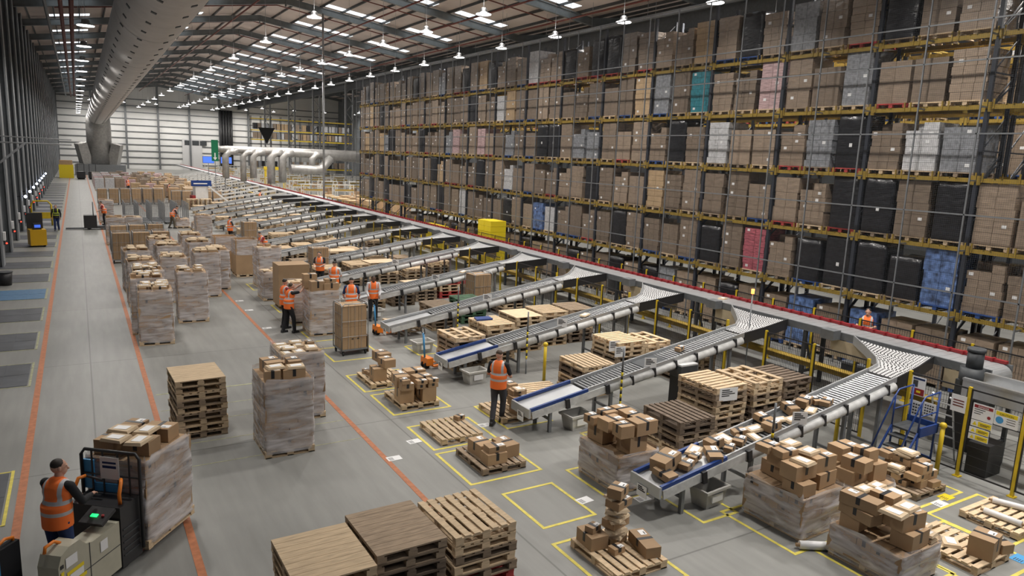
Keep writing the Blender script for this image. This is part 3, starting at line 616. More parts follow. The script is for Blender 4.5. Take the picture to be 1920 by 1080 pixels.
for v in range(3):
    for h in HS: LW['c', v, h] = load_mesh(v, h); LW['b', v, h] = bag_mesh(v, h)
pp = MB()
for k in range(3): pp.lim(.05+.5*k-.03, .05+.5*k+.07, -.5, .5, .02, .13) if False else None
for x in (.05, .55, 1.05):
    for y in (-.44, 0, .44): pp.box((x, y, .06), (.12, .12, .08))
pp.lim(-.02, 1.14, -.5, .5, .1, .135)
for y in (-.45, 0, .45): pp.lim(-.02, 1.14, y-.05, y+.05, 0, .02)
RPM = pp.mesh('rack_pallet_base', K['wood'])
NM = dict(c=('brown cartons', 'wrapC'), b=('black-wrapped goods', 'wrapB'), g=('grey cartons', 'wrapG'), w=('white cartons', 'wrapW'), r=('red cartons', 'wrapR'), p=('pink cartons', 'wrapP'), t=('teal cartons', 'wrapT'), n=('blue and white cartons', 'wrapN'), y=('tan cartons', 'wrapY'))
LVN = ['ground level', 'lowest beam', 'second beam', 'third beam', 'fourth beam', 'top beam']; SLT = ['near slot', 'middle slot', 'far slot']
ROWS = [  # per level, slots 0.. counted from the camera end; '.' empty
    'cccccncnccbccgbcbccbcccbccccbccbccccbcccccbcccbcc',
    'cccnbbbbcrcbccccbccccwnccbccccwccbccccbcccbccbccc',
    'bccbcbbcccccccycccbccccccwccbccccybccccccccbccccc',
    'cycgwcbgcccwcbccccggcbbccgccpccpgcccbccccbgyccycc',
    'cgccccgccpcctcgycccccccccywccbcccccccccccccbcycccc',
    'ccbccbccgcbcyccccbbcbccwcccbycbccgcccbccccycccbcc']
cnt = 0
def rack_load(x, y, z, c, h, v, lab, group, pm):
    k = 'b' if c == 'b' else 'c'; o = link(('carton_load' if x < RX+2 else 'aisle_load') if k == 'c' else 'bagged_load', LW[k, v, h], None, (x, y, z), 0, K[NM[c][1]])
    tag(o, lab, 'pallet load', group); link('pallet', RPM, o, mat=K[pm])
for lv, row in enumerate(ROWS):
    for j in range(0, 48):
        c = row[j % len(row)]
        if lv >= 3 and j < 3 or lv == 1 and j < 0 or lv == 0 and j > 38: continue
        b = j//3; rnd = random.Random(lv*100+j); h = rnd.choice(HS[1:] if lv else HS[3:]); h = 1.66 if c == 'b' and lv > 1 else h
        if lv == 5: h = rnd.choice(HS[2:])
        y = RY0+BAY*b+.6+1.11*(j % 3)+rnd.uniform(-.025, .025)
        rack_load(RX-.02+rnd.uniform(-.03, .03), y, LV[lv], c, h, rnd.randint(0, 2), f'{NM[c][0]}, tall rack {LVN[lv]}, {nth(b)} bay from camera end, {SLT[j % 3]}', 'pallet loads on the tall rack, '+LVN[lv], rnd.choice(['wood', 'wood', 'wood', 'woodO', 'woodO', 'woodB', 'woodR']))
for lv in (3, 4, 5):
    for j in range(1, 36):
        rnd = random.Random(lv*300+j)
        if rnd.random() < .5: continue
        b = j//3; h = rnd.choice(HS)
        rack_load(RX+5.4-.02, RY0+BAY*b+.6+1.11*(j % 3), LV[lv], rnd.choice('ccccwyg'), h, rnd.randint(0, 2), f'load on the rack across the aisle, {LVN[lv]}, {nth(b)} bay, {SLT[j % 3]}', 'pallet loads on the rack across the aisle', rnd.choice(['wood', 'woodB', 'woodR']))
# anti-collapse mesh guard on the rack face
t = thing('rack_mesh_guard', 'grey wire mesh guard on slim posts covering the face of the tall rack', 'mesh guard', (RX-.38, 0, 0))
y0g, y1g = RY0-BAY, RY0+BAY*16
i = 0; y = y0g
while y < y1g+.1:
    q = MB(); q.lim(-.02, .02, y-.018, y+.018, 0, 12.3)
    for z in LV[1:]: q.lim(.03, .34, y-.02, y+.02, z-.1, z-.06)
    q.obj('guard_post', K['grey'], t); y += 1.14*1.5; i += 1
for z in (2.95, 5.15, 7.35, 9.3, 10.35, 12.3): MB().lim(-.02, .02, y0g, y1g, z-.02, z+.02).obj('guard_rail', K['grey'], t)
q = MB(); y = y0g
while y < y1g: q.add([(0, y-.002, 2.2), (0, y+.002, 2.2), (0, y+.002, 12.3), (0, y-.002, 12.3)], [(0, 1, 2, 3)]); y += .055
z = 2.2
while z < 12.3: q.add([(0, y0g, z-.002), (0, y1g, z-.002), (0, y1g, z+.002), (0, y0g, z+.002)], [(0, 1, 2, 3)]); z += .055
q.obj('wire_netting', K['dark'], t)

# ------------------------------------------------------------------ roller chutes
PIT = 4.28; CY = [8.98+PIT*k for k in range(15)]; XA, ZA, XB, ZB = 8.42, .60, 15.2, 1.74; SL = (ZB-ZA)/(XB-XA)
def cz(x): return ZA+(x-XA)*SL
CP = ['the parcel-filled chute']+[f'the {nth(k)} chute' for k in range(1, 15)]
def chute_proto():
    t = thing('roller_chute', 'grey roller chute loaded with parcels, nearest to the camera', 'chute', (0, CY[0], 0), 0, 'roller chutes off the sorter')
    ang = Matrix.Rotation(-math.atan(SL), 3, 'Y'); W2 = .33
    bed = MB(); x = 10.1
    bed.bar((10.0, 0, cz(10.0)-.07), (XB, 0, cz(XB)-.075), 2*W2-.06, .02, 1)
    while x < XB-.02: bed.cyl((x, -W2+.02, cz(x)-.02), (x, W2-.02, cz(x)-.02), .026, 6); x += .10
    bed.obj('roller_bed', [K['rollr'], K['black']], t)
    q = MB()
    for s in (-1, 1):
        q.bar((10.0, s*(W2+.015), cz(10.0)+.005), (XB, s*(W2+.015), cz(XB)+.005), .035, .13)
    q.obj('side_rail', K['silver'], t)
    for s in (-1, 1):
        f = MB(); f.tube([(10.6, s*(W2+.02), cz(10.6)-.13), (XB-.1, s*(W2+.02), cz(XB-.1)-.13)], .105, 16)
        f.bar((XA+.03, s*(W2+.06), cz(XA+.03)-.10), (10.6, s*(W2+.06), cz(10.6)-.10), .04, .17)
        f.obj('side_fairing', K['fair'], t)
    q = MB(); q.bar((XA, 0, cz(XA)-.035), (10.0, 0, cz(10.0)-.035), 2*W2, .03); q.obj('end_tray', K['silver'], t)
    for s in (-1, 1): MB().bar((XA, s*(W2+.03), cz(XA)+.03), (10.0, s*(W2+.03), cz(10.0)+.03), .06, .07).obj('tray_edge', K['blue'], t)
    MB().lim(XA-.05, XA+.0, -W2-.06, W2+.06, ZA-.16, ZA+.05).obj('end_stop', K['silver'], t)
    for x in (9.0, 10.75, 13.55, 14.75):
        q = MB(); zt = cz(x)-.18
        for s in (-1, 1): q.lim(x-.035, x+.035, s*.31-.035, s*.31+.035, 0, zt)
        q.lim(x-.025, x+.025, -.31, .31, .28, .33)
        if zt > .8: q.lim(x-.025, x+.025, -.31, .31, zt-.1, zt-.04)
        q.obj('leg_frame', K['grey'], t)
    for x in (9.4, 10.55, 11.3, 12.0, 12.7, 13.4, 14.1, 14.8):
        for s in (-1, 1): MB().box((x, s*(W2+.085), cz(x)-.1), (.10 if x < 11 else .055, .085, .23), rot=ang).obj('black_clamp', K['black'], t)
    MB().box((12.2, 0, cz(12.2)+.006), (.75, .6, .015), rot=ang).obj('grey_belt_section', K['dark'], t)
    # curved merge onto the sorter
    ou = [Vector((17.66, .25, 1.80)), Vector((16.4, -.1, 1.78)), Vector((XB, -W2, ZB))]
    inn = [Vector((17.66, 2.35, 1.80)), Vector((16.9, 1.5, 1.79)), Vector((16.2, .78, 1.78)), Vector((15.75, .46, 1.76)), Vector((XB, W2, ZB))]
    def at(p, u):
        k = u*(len(p)-1); i = min(int(k), len(p)-2); return p[i].lerp(p[i+1], k-i)
    sk = MB(); n = 26
    edge = [at(ou, i/n) for i in range(n+1)]+[at(inn, 1-i/n) for i in range(n+1)]
    sk.add([p-Vector((0, 0, .03)) for p in edge], [(i, i+1, 2*n-i, 2*n+1-i) for i in range(n)], 1)
    for i in range(n):
        u = (i+.5)/n; a, b = at(ou, u), at(inn, u); L_ = (b-a).length; m = max(5, int(L_/.085))
        d = (at(ou, min(u+.02, 1))-at(ou, u-.02)+at(inn, min(u+.02, 1))-at(inn, u-.02)).normalized(); c = (b-a).normalized()
        for j in range(m):
            v = (j+.5)/m; p = a.lerp(b, v)+d*(.22*math.sin(v*pi)*(1-u)); w_ = L_/m*.33
            sk.add([p-c*w_-d*.018, p+c*w_-d*.018, p+c*w_+d*.018, p-c*w_+d*.018, p-c*w_+Vector((0, 0, .02)), p+c*w_+Vector((0, 0, .02))], [(0, 1, 5, 4), (2, 3, 4, 5), (1, 2, 5), (3, 0, 4)], 0)
    sk.obj('skate_wheel_merge', [K['white'], K['black']], t)
    q = MB(); pts = [at(inn, i/12) for i in range(13)]
    for a, b in zip(pts, pts[1:]): q.bar(a+Vector((0, 0, -.05)), b+Vector((0, 0, -.05)), .03, .24)
    q.obj('curved_side_plate', K['silver'], t)
    q = MB()
    for a, b in zip(ou, ou[1:]): q.bar(a+Vector((0, -.03, -.09)), b+Vector((0, -.03, -.09)), .03, .30)
    q.obj('black_side_plate', K['black'], t)
    return t
c0 = chute_proto()
E_ = 'second third fourth fifth'.split()
for k in range(1, 15):
    r = dup(c0, (0, CY[k], 0), 0, f'grey roller chute, {nth(k)} from the camera, counting the parcel-filled one as first')
    if k > 2:
        for o_ in r.children:
            if o_.name.startswith('tray_edge'): o_.material_slots[0].link = 'OBJECT'; o_.material_slots[0].material = K['silver']
SGC = [(12.0, 'b'), (11.9, 'b'), (12.0, 'b')]
def placard(x, y, z, w, h, rz, lab, lines=4, tilt=0, group=None):
    t = thing('paper_sign', lab, 'sign', (x, y, z), rz, group)
    MB().lim(-w/2, w/2, -.004, .004, 0, h).obj('sign_sheet', K['label'], t)
    q = MB()
    for i in range(lines): q.lim(-w*.38, w*(.05+.3*((i*7) % 3)/2), -.0055, -.004, h*(.84-.15*i)-.01, h*(.84-.15*i)+.014)
    q.obj('printed_text', K['ink'], t)
for k, x in ((0, 12.0), (1, 11.9), (2, 12.2), (3, 12.0), (4, 12.0), (5, 12), (6, 12.1)):
    placard(x, CY[k]-.36, cz(x)+.02, .30, .26, -.5, 'white sign clipped upright on '+CP[k], 4, 0, 'signs clipped on the chutes')
for k in range(0, 5): placard(XA-.062, CY[k]-.05 if k else CY[k]+.05, ZA-.3, .26, .22, -pi/2, 'white label sheet hanging from the low end of '+CP[k], 3)
# round posters on the near chute fairing
q = MB()
tag(MB().lim(0, 0, 0, 0, 0, 0).obj('x', K['label']), None, None); bpy.data.objects.remove(bpy.data.objects['x'])
for k in range(3):
    for i, (dx, m_) in enumerate(((.25, 'label'), (.55, 'ink'), (.9, 'paintO'), (1.2, 'label'))):
        pass

# ------------------------------------------------------------------ main sorter
t = thing('sorter_conveyor', 'long grey slat sorter conveyor with red edge guard running the length of the hall', 'conveyor', (17.72, 0, 0))
L1 = 168
q = MB(); y = 8.15
while y < 100: q.lim(.04, .86, y, y+.24, 1.81, 1.85); y += .25
q.lim(.04, .86, 100, L1, 1.81, 1.85); q.lim(.02, .88, 8.0, L1, 1.76, 1.81, 1)
for i in range(7): a = i*.28; q.box((.45, 8.1-.24*sin(a), 1.6+.23*cos(a)), (.82, .10, .03), rot=Matrix.Rotation(a, 3, 'X'))
q.obj('slat_belt', [K['silver'], K['grey']], t)
for s, x in (('a', -.02), ('b', .93)): MB().lim(x-.03, x+.03, 7.9, L1, 1.66, 1.86).obj('side_frame', K['grey'], t)
q = MB(); y = 8
while y < 90: q.lim(.86, .98, y+.02, y+.30, 1.86, 1.93); q.lim(.80, .99, y+.30, y+.34, 1.86, 1.95); y += .34
q.lim(.86, .98, 90, L1, 1.86, 1.95); q.obj('red_edge_guard', K['red'], t)
for k in range(24):
    a = 9.4+PIT*(k-1)+(0 if k else 1.2); MB().lim(-.05, -.015, a+.1, a+2.9-.3, 1.18, 1.64).obj('cream_panel', K['cream'], t) if a < 112 else None
for k in range(26):
    q = MB(); y = 8.6+PIT*k
    for x in (.02, .88): q.lim(x-.05, x+.05, y-.05, y+.05, 0, 1.76)
    q.lim(.02, .88, y-.03, y+.03, .4, .48); q.bar((.45, y, .5), (.02, y, 1.5), .05); q.obj('leg_frame', K['dark'], t)
for k in range(14):
    MB().lim(-.38, -.06, CY[k]+2.75, CY[k]+3.15, 1.66, 1.92).obj('grey_drive_box', K['grey'], t)
q = MB().lim(-1.25, -1.05, 8.4, 110, 1.02, 1.14); q.lim(-1.3, -1.0, 8.4, 110, 1.14, 1.16); q.obj('yellow_cable_tray', K['yelD'], t)
t = thing('gear_motor', 'grey gear motor standing on the camera end of the sorter', 'motor', (17.35, 8.12, 0))
MB().cyl((0, 0, 1.9), (0, 0, 2.28), .17, 16).cyl((0, 0, 2.28), (0, 0, 2.36), .19, 16).obj('motor_housing', K['dark'], t)
MB().cyl((0, .03, 1.45), (0, .03, 1.9), .25, 16).lim(-.22, .22, -.3, .25, 1.25, 1.6).obj('gearbox', K['dark'], t)
MB().lim(-.3, .3, -.3, .3, 0, 1.25).obj('motor_stand', K['black'], t)
t = thing('trough_conveyor', 'bright steel trough conveyor leaving the sorter end above the fence', 'conveyor', (16.75, 5.2, 0))
MB().lim(-.45, .45, -3, 2.6, 1.60, 1.66).obj('trough_floor', K['silver'], t)
for s in (-1, 1): MB().lim(s*.45-.02, s*.45+.02, -3, 2.6, 1.5, 1.88).lim(s*.45-.05, s*.45+.05, -3, 2.6, 1.86, 1.90).obj('trough_side', K['alu'], t)
for y in (-2, 0, 2): MB().lim(-.42, -.34, y-.04, y+.04, 0, 1.6).lim(.34, .42, y-.04, y+.04, 0, 1.6).lim(-.42, .42, y-.03, y+.03, .5, .56).obj('leg_frame', K['dark'], t)
# beacon over the second chute
t = thing('beacon_pole', 'slim pole with an orange beacon lamp between the first two chutes', 'beacon', (15.9, CY[1]+.1, 0))
MB().cyl((0, 0, 0), (0, 0, 2.75), .018, 8).obj('pole', K['grey'], t); MB().cyl((0, 0, 2.75), (0, 0, 2.88), .045, 10).obj('orange_beacon_lens', K['orl'], t)

# ------------------------------------------------------------------ fences
def fence(x, ys, zt, label, group, dense=.045, zb=.12, post='yel', netz=None):
    t = thing('mesh_fence', label, 'fence', (x, 0, 0), 0, group)
    for y in ys: MB().lim(-.03, .03, y-.03, y+.03, 0, zt).lim(-.07, .07, y-.07, y+.07, 0, .02).obj('yellow_post', K[post], t)
    q = MB()
    for a, b in zip(ys, ys[1:]):
        q.lim(-.012, .012, a+.04, b-.04, zt-.06, zt-.03); q.lim(-.012, .012, a+.04, b-.04, zb, zb+.03)
        q.lim(-.015, .015, a+.035, a+.055, zb, zt-.03); q.lim(-.015, .015, b-.055, b-.035, zb, zt-.03)
        y = a+.08
        while y < b-.08: q.lim(-.003, .003, y-.003, y+.003, zb, zt-.05); y += dense
        z = zb+.2
        while z < zt-.1: q.lim(-.003, .003, a+.05, b-.05, z-.003, z+.003); z += .2
    q.obj('black_mesh_panel', K['black'], t)
for k in range(12):
    y = CY[k]
    fence(15.5, [y+.52, y+1.98, y+3.45] if k < 9 else [y+.52, y+3.45], 1.95, f'yellow posted black mesh fence between {CP[k][4:]} and the next one' if k == 0 else f'yellow posted black mesh fence on the far side of {CP[k]}', 'mesh fences between the chutes', .05 if k < 4 else .09)
fence(15.5, [8.5, 7.25, 6.2, 4.9, 3.6], 1.95, 'yellow posted black mesh fence hung with warning signs by the platform steps', None, .04)
fence(19.3, [4.5+1.55*i for i in range(40)], 2.02, 'long low mesh fence with yellow posts between sorter and tall rack', None, .07)
for x, y, h, l in ((11.05, 16.3, 1.05, 'short yellow bollard post beside the leg of the second chute'), (15.2, 7.52, 1.07, 'short yellow post in front of the sign-hung fence'), (14.6, 9.5, .9, 'short yellow post by the upper legs of the parcel-filled chute')):
    t = thing('guard_post', l, 'post', (x, y, 0)); MB().cyl((0, 0, 0), (0, 0, h), .045, 10).obj('post_tube', K['yel'], t); MB().ell((0, 0, h), (.075, .075, .07), 10).obj('post_head', K['yel'], t)
for k, x in ((0, 11.05), (1, 10.9), (2, 10.9), (3, 10.8)):
    t = thing('striped_pole', 'slim pole striped yellow and black beside '+CP[k], 'pole', (x, CY[k]-.5, 0))
    q = MB()
    for i in range(10): q.cyl((0, 0, .45+i*.09), (0, 0, .54+i*.09), .026, 8, 1 if i % 2 else 2)
    q.cyl((0, 0, 0), (0, 0, .45), .022, 8).cyl((0, 0, 1.35), (0, 0, 1.85), .022, 8); q.obj('pole_tube', [K['grey'], K['ink'], K['ysign']], t)
# warning signs on the fence
def text(s_, size, loc, parent, m='ink', name='lettering'):
    c = bpy.data.curves.new(name, 'FONT'); c.body = s_; c.size = size; c.align_x = 'CENTER'; c.extrude = .001; c.materials.append(K[m])
    o = link(name, c, None); me = bpy.data.meshes.new_from_object(o); bpy.data.objects.remove(o); o = link(name, me, parent, loc); o.rotation_euler = (pi/2, 0, 0); return o
def board(name, lab, y, z, w, h, build):
    t = thing(name, lab, 'sign', (15.455, y, z), -pi/2); MB().lim(-w/2, w/2, -.004, .004, -h/2, h/2).obj('board', K['label'], t); build(t, w, h); return t
def b1(t, w, h):
    MB().lim(-w*.44, w*.44, -.007, -.004, h*.24, h*.42).obj('red_header', K['red'], t); text('DANGER', h*.15, (0, -.009, h*.27), t, 'label')
    q = MB()
    for i in range(3): q.lim(-w*.42, w*(.1-.1*i), -.006, -.004, h*(.12-.13*i), h*(.16-.13*i))
    q.obj('printed_text', K['ink'], t); MB().cyl((w*.3, -.007, -h*.2), (w*.3, -.004, -h*.2), h*.1, 14).obj('red_disc', K['red'], t)
def b2(t, w, h):
    MB().lim(-w*.46, w*.46, -.007, -.004, h*.2, h*.46).obj('amber_header', K['ysign'], t); text('CAUTION', h*.19, (0, -.009, h*.24), t)
    MB().cyl((-w*.28, -.007, -h*.12), (-w*.28, -.004, -h*.12), h*.24, 18).obj('blue_disc', K['lblue'], t)
    q = MB()
    for i in range(3): q.lim(w*.02, w*.4, -.006, -.004, h*(.05-.16*i), h*(.09-.16*i))
    q.obj('printed_text', K['ink'], t)
def b3(t, w, h):
    MB().lim(-w*.15, w*.47, -.007, -.004, -h*.4, h*.4).obj('yellow_panel', K['ysign'], t)
    q = MB(); q.prism([(-w*.42, -h*.3), (-w*.2, -h*.3), (-w*.31, h*.32)], -.001, .001); q.v = [(x, -.006-z, y) for x, y, z in q.v]; q.f = [f[::-1] for f in q.f]; q.obj('warning_triangle', K['ysign'], t)
    MB().lim(-w*.05, w*.4, -.008, -.007, h*.02, h*.12).lim(-w*.05, w*.3, -.008, -.007, -h*.18, -h*.08).obj('printed_text', K['ink'], t)
board('warning_sign', 'white sign with red danger header on the mesh fence', 7.02-.12, 1.48, .30, .30, b1) if False else None
board('danger_sign', 'white sign with red header on the sign-hung mesh fence', 6.93, 1.50, .40, .34, b1); board('caution_sign', 'white sign with amber caution header and blue disc on the mesh fence', 6.50, 1.50, .42, .30, b2)
board('warning_sign', 'yellow and red warning strip directly below the red-headed sign', 6.93, 1.25, .40, .13, b3); board('warning_sign', 'yellow triangle warning strip, upper of the two identical ones', 6.95, 1.10, .38, .12, b3); board('warning_sign', 'yellow triangle warning strip, lower of the two identical ones', 6.95, .96, .38, .12, b3)
def b4(t, w, h):
    MB().lim(-w*.42, w*.42, -.007, -.004, h*.34, h*.44).obj('violet_header', K['navy'], t); MB().lim(-w*.45, w*.45, -.007, -.004, -h*.46, -h*.12).obj('red_panel', K['red'], t); MB().lim(-w*.4, -w*.05, -.007, -.004, -h*.05, h*.3).obj('picture', K['dark'], t); MB().lim(-w*.1, w*.2, -.009, -.007, -h*.34, -h*.22).obj('printed_text', K['ysign'], t)
def b5(t, w, h):
    q = MB()
    for i in range(4):
        for j in range(4): q.lim(-w*.4+j*w*.2, -w*.4+j*w*.2+w*.13, -.007, -.004, h*(.28-.2*i)-h*.05, h*(.28-.2*i)+h*.05)
    q.obj('picture_grid', K['ink'], t)
def b6(t, w, h):
    q = MB()
    for i in range(3): q.lim(-w*.36, w*.36, -.007, -.004, h*(.18-.16*i)-h*.035, h*(.18-.16*i)+h*.035)
    q.obj('printed_text', K['pipe'], t)
board('notice', 'notice with violet header over a red panel behind the platform steps', 8.28, 1.66, .30, .42, b4); board('notice', 'white notice with a grid of small pictures below the violet-headed one', 8.28, 1.16, .28, .34, b5); board('notice', 'plain white notice with small text beside the picture-grid notice', 7.98, 1.22, .26, .30, b5); board('notice', 'white notice with three dark red text bands on the mesh fence', 7.42, 1.55, .30, .36, b6)

# ------------------------------------------------------------------ platform steps and ladder
t = thing('platform_steps', 'blue steel mobile platform steps with handrails before the mesh fence', 'platform steps', (14.85, 7.95, 0))
z = .95
MB().lim(-.3, .35, -.3, .3, z-.04, z).obj('platform', K['dark'], t); MB().lim(-.3, .36, -.33, -.29, z-.08, z+.12).lim(.33, .36, -.33, .33, z-.08, z+.12).obj('toe_board', K['blue'], t)
for i in range(4): MB().lim(-.75+.14*i-.13, -.75+.14*i+.13, -.24, .24, .16+.2*i, .19+.2*i).obj('tread', K['dark'], t)
q = MB()
for s in (-.28, .28):
    q.bar((-1.0, s, 0), (-.3, s, z), .035); q.cyl((.33, s, 0), (.33, s, 1.75), .022, 8); q.cyl((-.28, s, 0), (-.28, s, z), .022, 8)
q.bar((.33, -.28, .3), (.33, .28, .3), .03); q.bar((-.28, -.28, .2), (.33, -.28, .2), .03); q.bar((-1.0, -.28, .05), (-1.0, .28, .05), .03); q.obj('blue_frame', K['blue'], t)
for s in (-.28, .28): MB().tube([(-.95, s, .55), (-.35, s, 1.55), (-.2, s, 1.72), (.33, s, 1.75)], .018, 8).tube([(-.3, s, z), (-.3, s, 1.62)], .018, 8).tube([(-.3, s, 1.3), (.33, s, 1.32)], .014, 8).obj('handrail', K['blue'], t)
for x in (-.9, .33): MB().cyl((x, -.31, .06), (x, -.27, .06), .06, 12).cyl((x, .27, .06), (x, .31, .06), .06, 12).obj('castor', K['rubber'], t)
t = thing('step_ladder', 'aluminium ladder leaning inside the cage behind the sign-hung fence', 'ladder', (16.3, 7.95, 0), 0)
for s in (-.22, .22): MB().tube([(0, s, 0), (-.45, s, 1.45), (-.5, s*.8, 1.52)], .02, 8).obj('stile', K['alu'], t)
for i in range(5): MB().bar((-.09-.078*i, -.22, .28+.26*i), (-.09-.078*i, .22, .28+.26*i), .06, .02).obj('rung', K['alu'], t)
tag(MB().prism([(-.3, -.2), (.3, -.2), (.34, .2), (-.34, .2)], 0, .7).obj('black_crate', K['black'], loc=(16.2, 7.1, 0)), 'black plastic bin standing inside the fenced cage', 'bin')
for i, (x, y, l) in enumerate([(17, 5.7, 'yellow steel frame behind the danger signs inside the cage')]):
    t = thing('cage_frame', l, 'frame', (x, y, 0))
    for a in (-.6, -.2, .2, .6): MB().lim(-.05, .05, a-.05, a+.05, 0, 1.5).obj('yellow_upright', K['yel'], t)
    MB().lim(-.06, .06, -.9, .9, 1.38, 1.5).obj('yellow_crossbeam', K['yel'], t)

# ------------------------------------------------------------------ empty pallet stacks between the chutes
RS = [  # chute gap index, x, y, pallets, top kind, top material, note
    (0, 11.05, 10.95, 6, 'slat', 'woodD', 'closest to the low end'), (0, 12.45, 11.35, 9, 'cross', 'wood', 'carrying a hanging paper notice'), (0, 13.6, 11.3, 9, 'open', 'wood', 'topped with red-cornered pallet'), (0, 14.8, 11.4, 8, 'cross', 'woodD', 'closest to the fence'),
    (1, 11.6, 15.1, 6, 'slat', 'wood', 'closest to the low end'), (1, 13.3, 15.85, 8, 'cross', 'wood', 'with two paper notices'), (1, 14.45, 16.0, 7, 'open', 'wood', 'over a green pallet'), (1, 15.05, 14.75, 6, 'cross', 'woodO', 'closest to the fence'),
    (2, 9.55, 18.6, 7, 'open', 'wood', 'closest to the low end'), (2, 10.85, 19.05, 8, 'cross', 'wood', 'with a blue cloth on top'), (2, 12.3, 19.7, 8, 'close', 'wood', 'third from the low end'), (2, 13.5, 20.0, 8, 'cross', 'wood', 'fourth from the low end'), (2, 14.65, 20.05, 8, 'cross', 'woodO', 'closest to the fence'),
    (3, 11.0, 23.3, 6, 'cross', 'woodO', 'second from the low end'), (3, 12.5, 23.9, 6, 'cross', 'woodG', 'painted green'), (3, 14.7, 24.6, 5, 'close', 'woodO', 'closest to the fence'),
    (4, 9.9, 27.6, 3, 'close', 'wood', 'closest to the low end'), (4, 11.2, 27.7, 4, 'close', 'woodO', 'second from the low end'), (4, 12.5, 28.3, 5, 'slat', 'wood', 'under the plywood sheet'), (4, 13.75, 28.6, 5, 'close', 'woodR', 'topped with red pallets'), (4, 14.9, 28.6, 5, 'close', 'woodR', 'beside the red-topped one')]
for g_, x, y, n_, k_, m_, note in RS:
    below = None
    stack(x, y, n_, f'stack {note}, beyond '+CP[g_], random.uniform(-.03, .03), (k_, m_), {'painted green': ['woodG', 'woodG', 'woodG'], 'topped with red pallets': ['wood', 'woodR'], 'over a green pallet': ['wood', 'woodG', 'woodO']}.get(note, ['wood', 'woodO', 'wood', 'woodD', 'woodO']))
for g_ in range(5, 9):
    rnd = random.Random(g_); y = CY[g_]+2.15; x = 9.6 if g_ != 8 else 10.4; i = 0
    while x < 15.2:
        stack(x, y+rnd.uniform(-.15, .15), rnd.randint(4, 7), f'{nth(i)} stack from the low end, beyond '+CP[g_], rnd.uniform(-.04, .04), ('slat', rnd.choice(['wood', 'woodO', 'wood'])), ['wood', 'woodO'], parts=False)
        x += rnd.uniform(1.15, 1.6); i += 1
q = MB(); rnd = random.Random(77)
for g_ in range(9, 26):
    x = 9.3; y = CY[0]+PIT*g_+2.15
    while x < 15.2:
        for k in range(rnd.randint(4, 7)):
            z = k*.1455
            for a in (-.45, -.15, .15, .45): q.box((x, y+a, z+.133), (1.0, .2, .02))
            for a in (-.43, 0, .43): q.box((x+a, y, z+.06), (.12, 1.15, .1))
        x += rnd.uniform(1.15, 1.7)
tag(q.obj('distant_pallet_stacks', K['wood']), 'mass of distant pale pallet stacks among the farthest chutes', 'pallets', None, 'stuff')
pallet((10.25, 15.4, 0), 1.45, 'pale wooden pallet lying flat beside the yellow bollard post', 'slat', 'wood')
tag(MB().prism([(-.3, -.18), (.25, -.2), (.3, .15), (-.2, .2)], 0, .05).obj('blue_cloth', K['blue'], loc=(10.65, 19.3, 8*.1455+.001)), 'crumpled blue cloth lying on the white-topped pallet stack', 'cloth')
for x, y, z, lab in ((12.3, 10.72, 1.0, 'large white paper notice hanging on the pallet stack nearest the parcel-filled chute'), (12.85, 15.2, .78, 'white paper notice on the stack beyond the first chute, lower of two'), (12.75, 15.35, .92, 'white paper notice on the stack beyond the first chute, upper of two')):
    placard(x, y, z, .5 if x == 12.3 else .34, .3, -.15, lab)
def plysheet(x, y, z, w, d, rz, lab): tag(MB().lim(-w/2, w/2, -d/2, d/2, 0, .02).obj('plywood_sheet', K['ply'], loc=(x, y, z), rz=rz), lab, 'sheet')
plysheet(12.5, 28.3, .73, 1.5, 1.15, .1, 'pale plywood sheet covering a pallet stack before the red pallets')
for k, (g_, x) in enumerate([(5, 12.2), (6, 13.6), (6, 11.6)]): plysheet(x, CY[g_]+2.1, 1.04, 1.5, 1.1, .05, f'pale plywood sheet on the pallets beyond {CP[g_]}'+(' by the low end' if x < 12 else ''))
tag(MB().lim(-.28, .28, -.2, .2, 0, .3).obj('battery_box', K['dark'], loc=(13.0, 12.85, .9)), 'dark equipment box with white lid beside the second chute', 'box')
bb = bpy.data.objects['battery_box']; MB().lim(-.28, .28, -.2, .2, .3, .34).lim(.281, .285, -.12, .12, .05, .25).obj('white_lid', K['white'], bb)
MB().lim(-.26, -.2, -.2, .2, -.9, 0).lim(.2, .26, -.2, .2, -.9, 0).lim(-.28, .28, -.2, .2, -.04, 0).obj('stand', K['black'], bb)

# totes under the chute ends
def tote(x, y, rz, lab):
    t = thing('plastic_tote', lab, 'tote', (x, y, 0), rz, 'grey totes under the chute ends')
    b = MB()
    for s in (-1, 1):
        b.add([(s*.24, -.17, 0), (s*.24, .17, 0), (s*.30, .21, .36), (s*.30, -.21, .36), (s*.225, -.16, .01), (s*.225, .16, .01), (s*.285, .2, .36), (s*.285, -.2, .36)], [(0, 1, 2, 3), (4, 5, 6, 7), (2, 3, 7, 6), (0, 1, 5, 4)])
        b.add([(-.24, s*.17, 0), (.24, s*.17, 0), (.30, s*.21, .36), (-.30, s*.21, .36), (-.225, s*.16, .01), (.225, s*.16, .01), (.285, s*.2, .36), (-.285, s*.2, .36)], [(0, 1, 2, 3), (4, 5, 6, 7), (2, 3, 7, 6), (0, 1, 5, 4)])
    b.lim(-.24, .24, -.17, .17, 0, .012); b.obj('bin_body', K['totew'], t)
    r = MB()
    for s in (-1, 1): r.lim(-.34, .34, s*.23-.02, s*.23+.02, .32, .37); r.lim(s*.32-.02, s*.32+.02, -.21, .21, .32, .37)
    r.obj('bin_rim', K['totew'], t); MB().lim(-.15, .15, -.225, -.19, .12, .27).obj('white_label', K['label'], t)
for k, (x, y) in enumerate([(9.75, 8.75), (9.75, 12.95), (9.15, 16.95), (9.1, 20.4), (9.3, 25.3)]): tote(x, y, .1, 'grey plastic tote on the floor under '+CP[k])

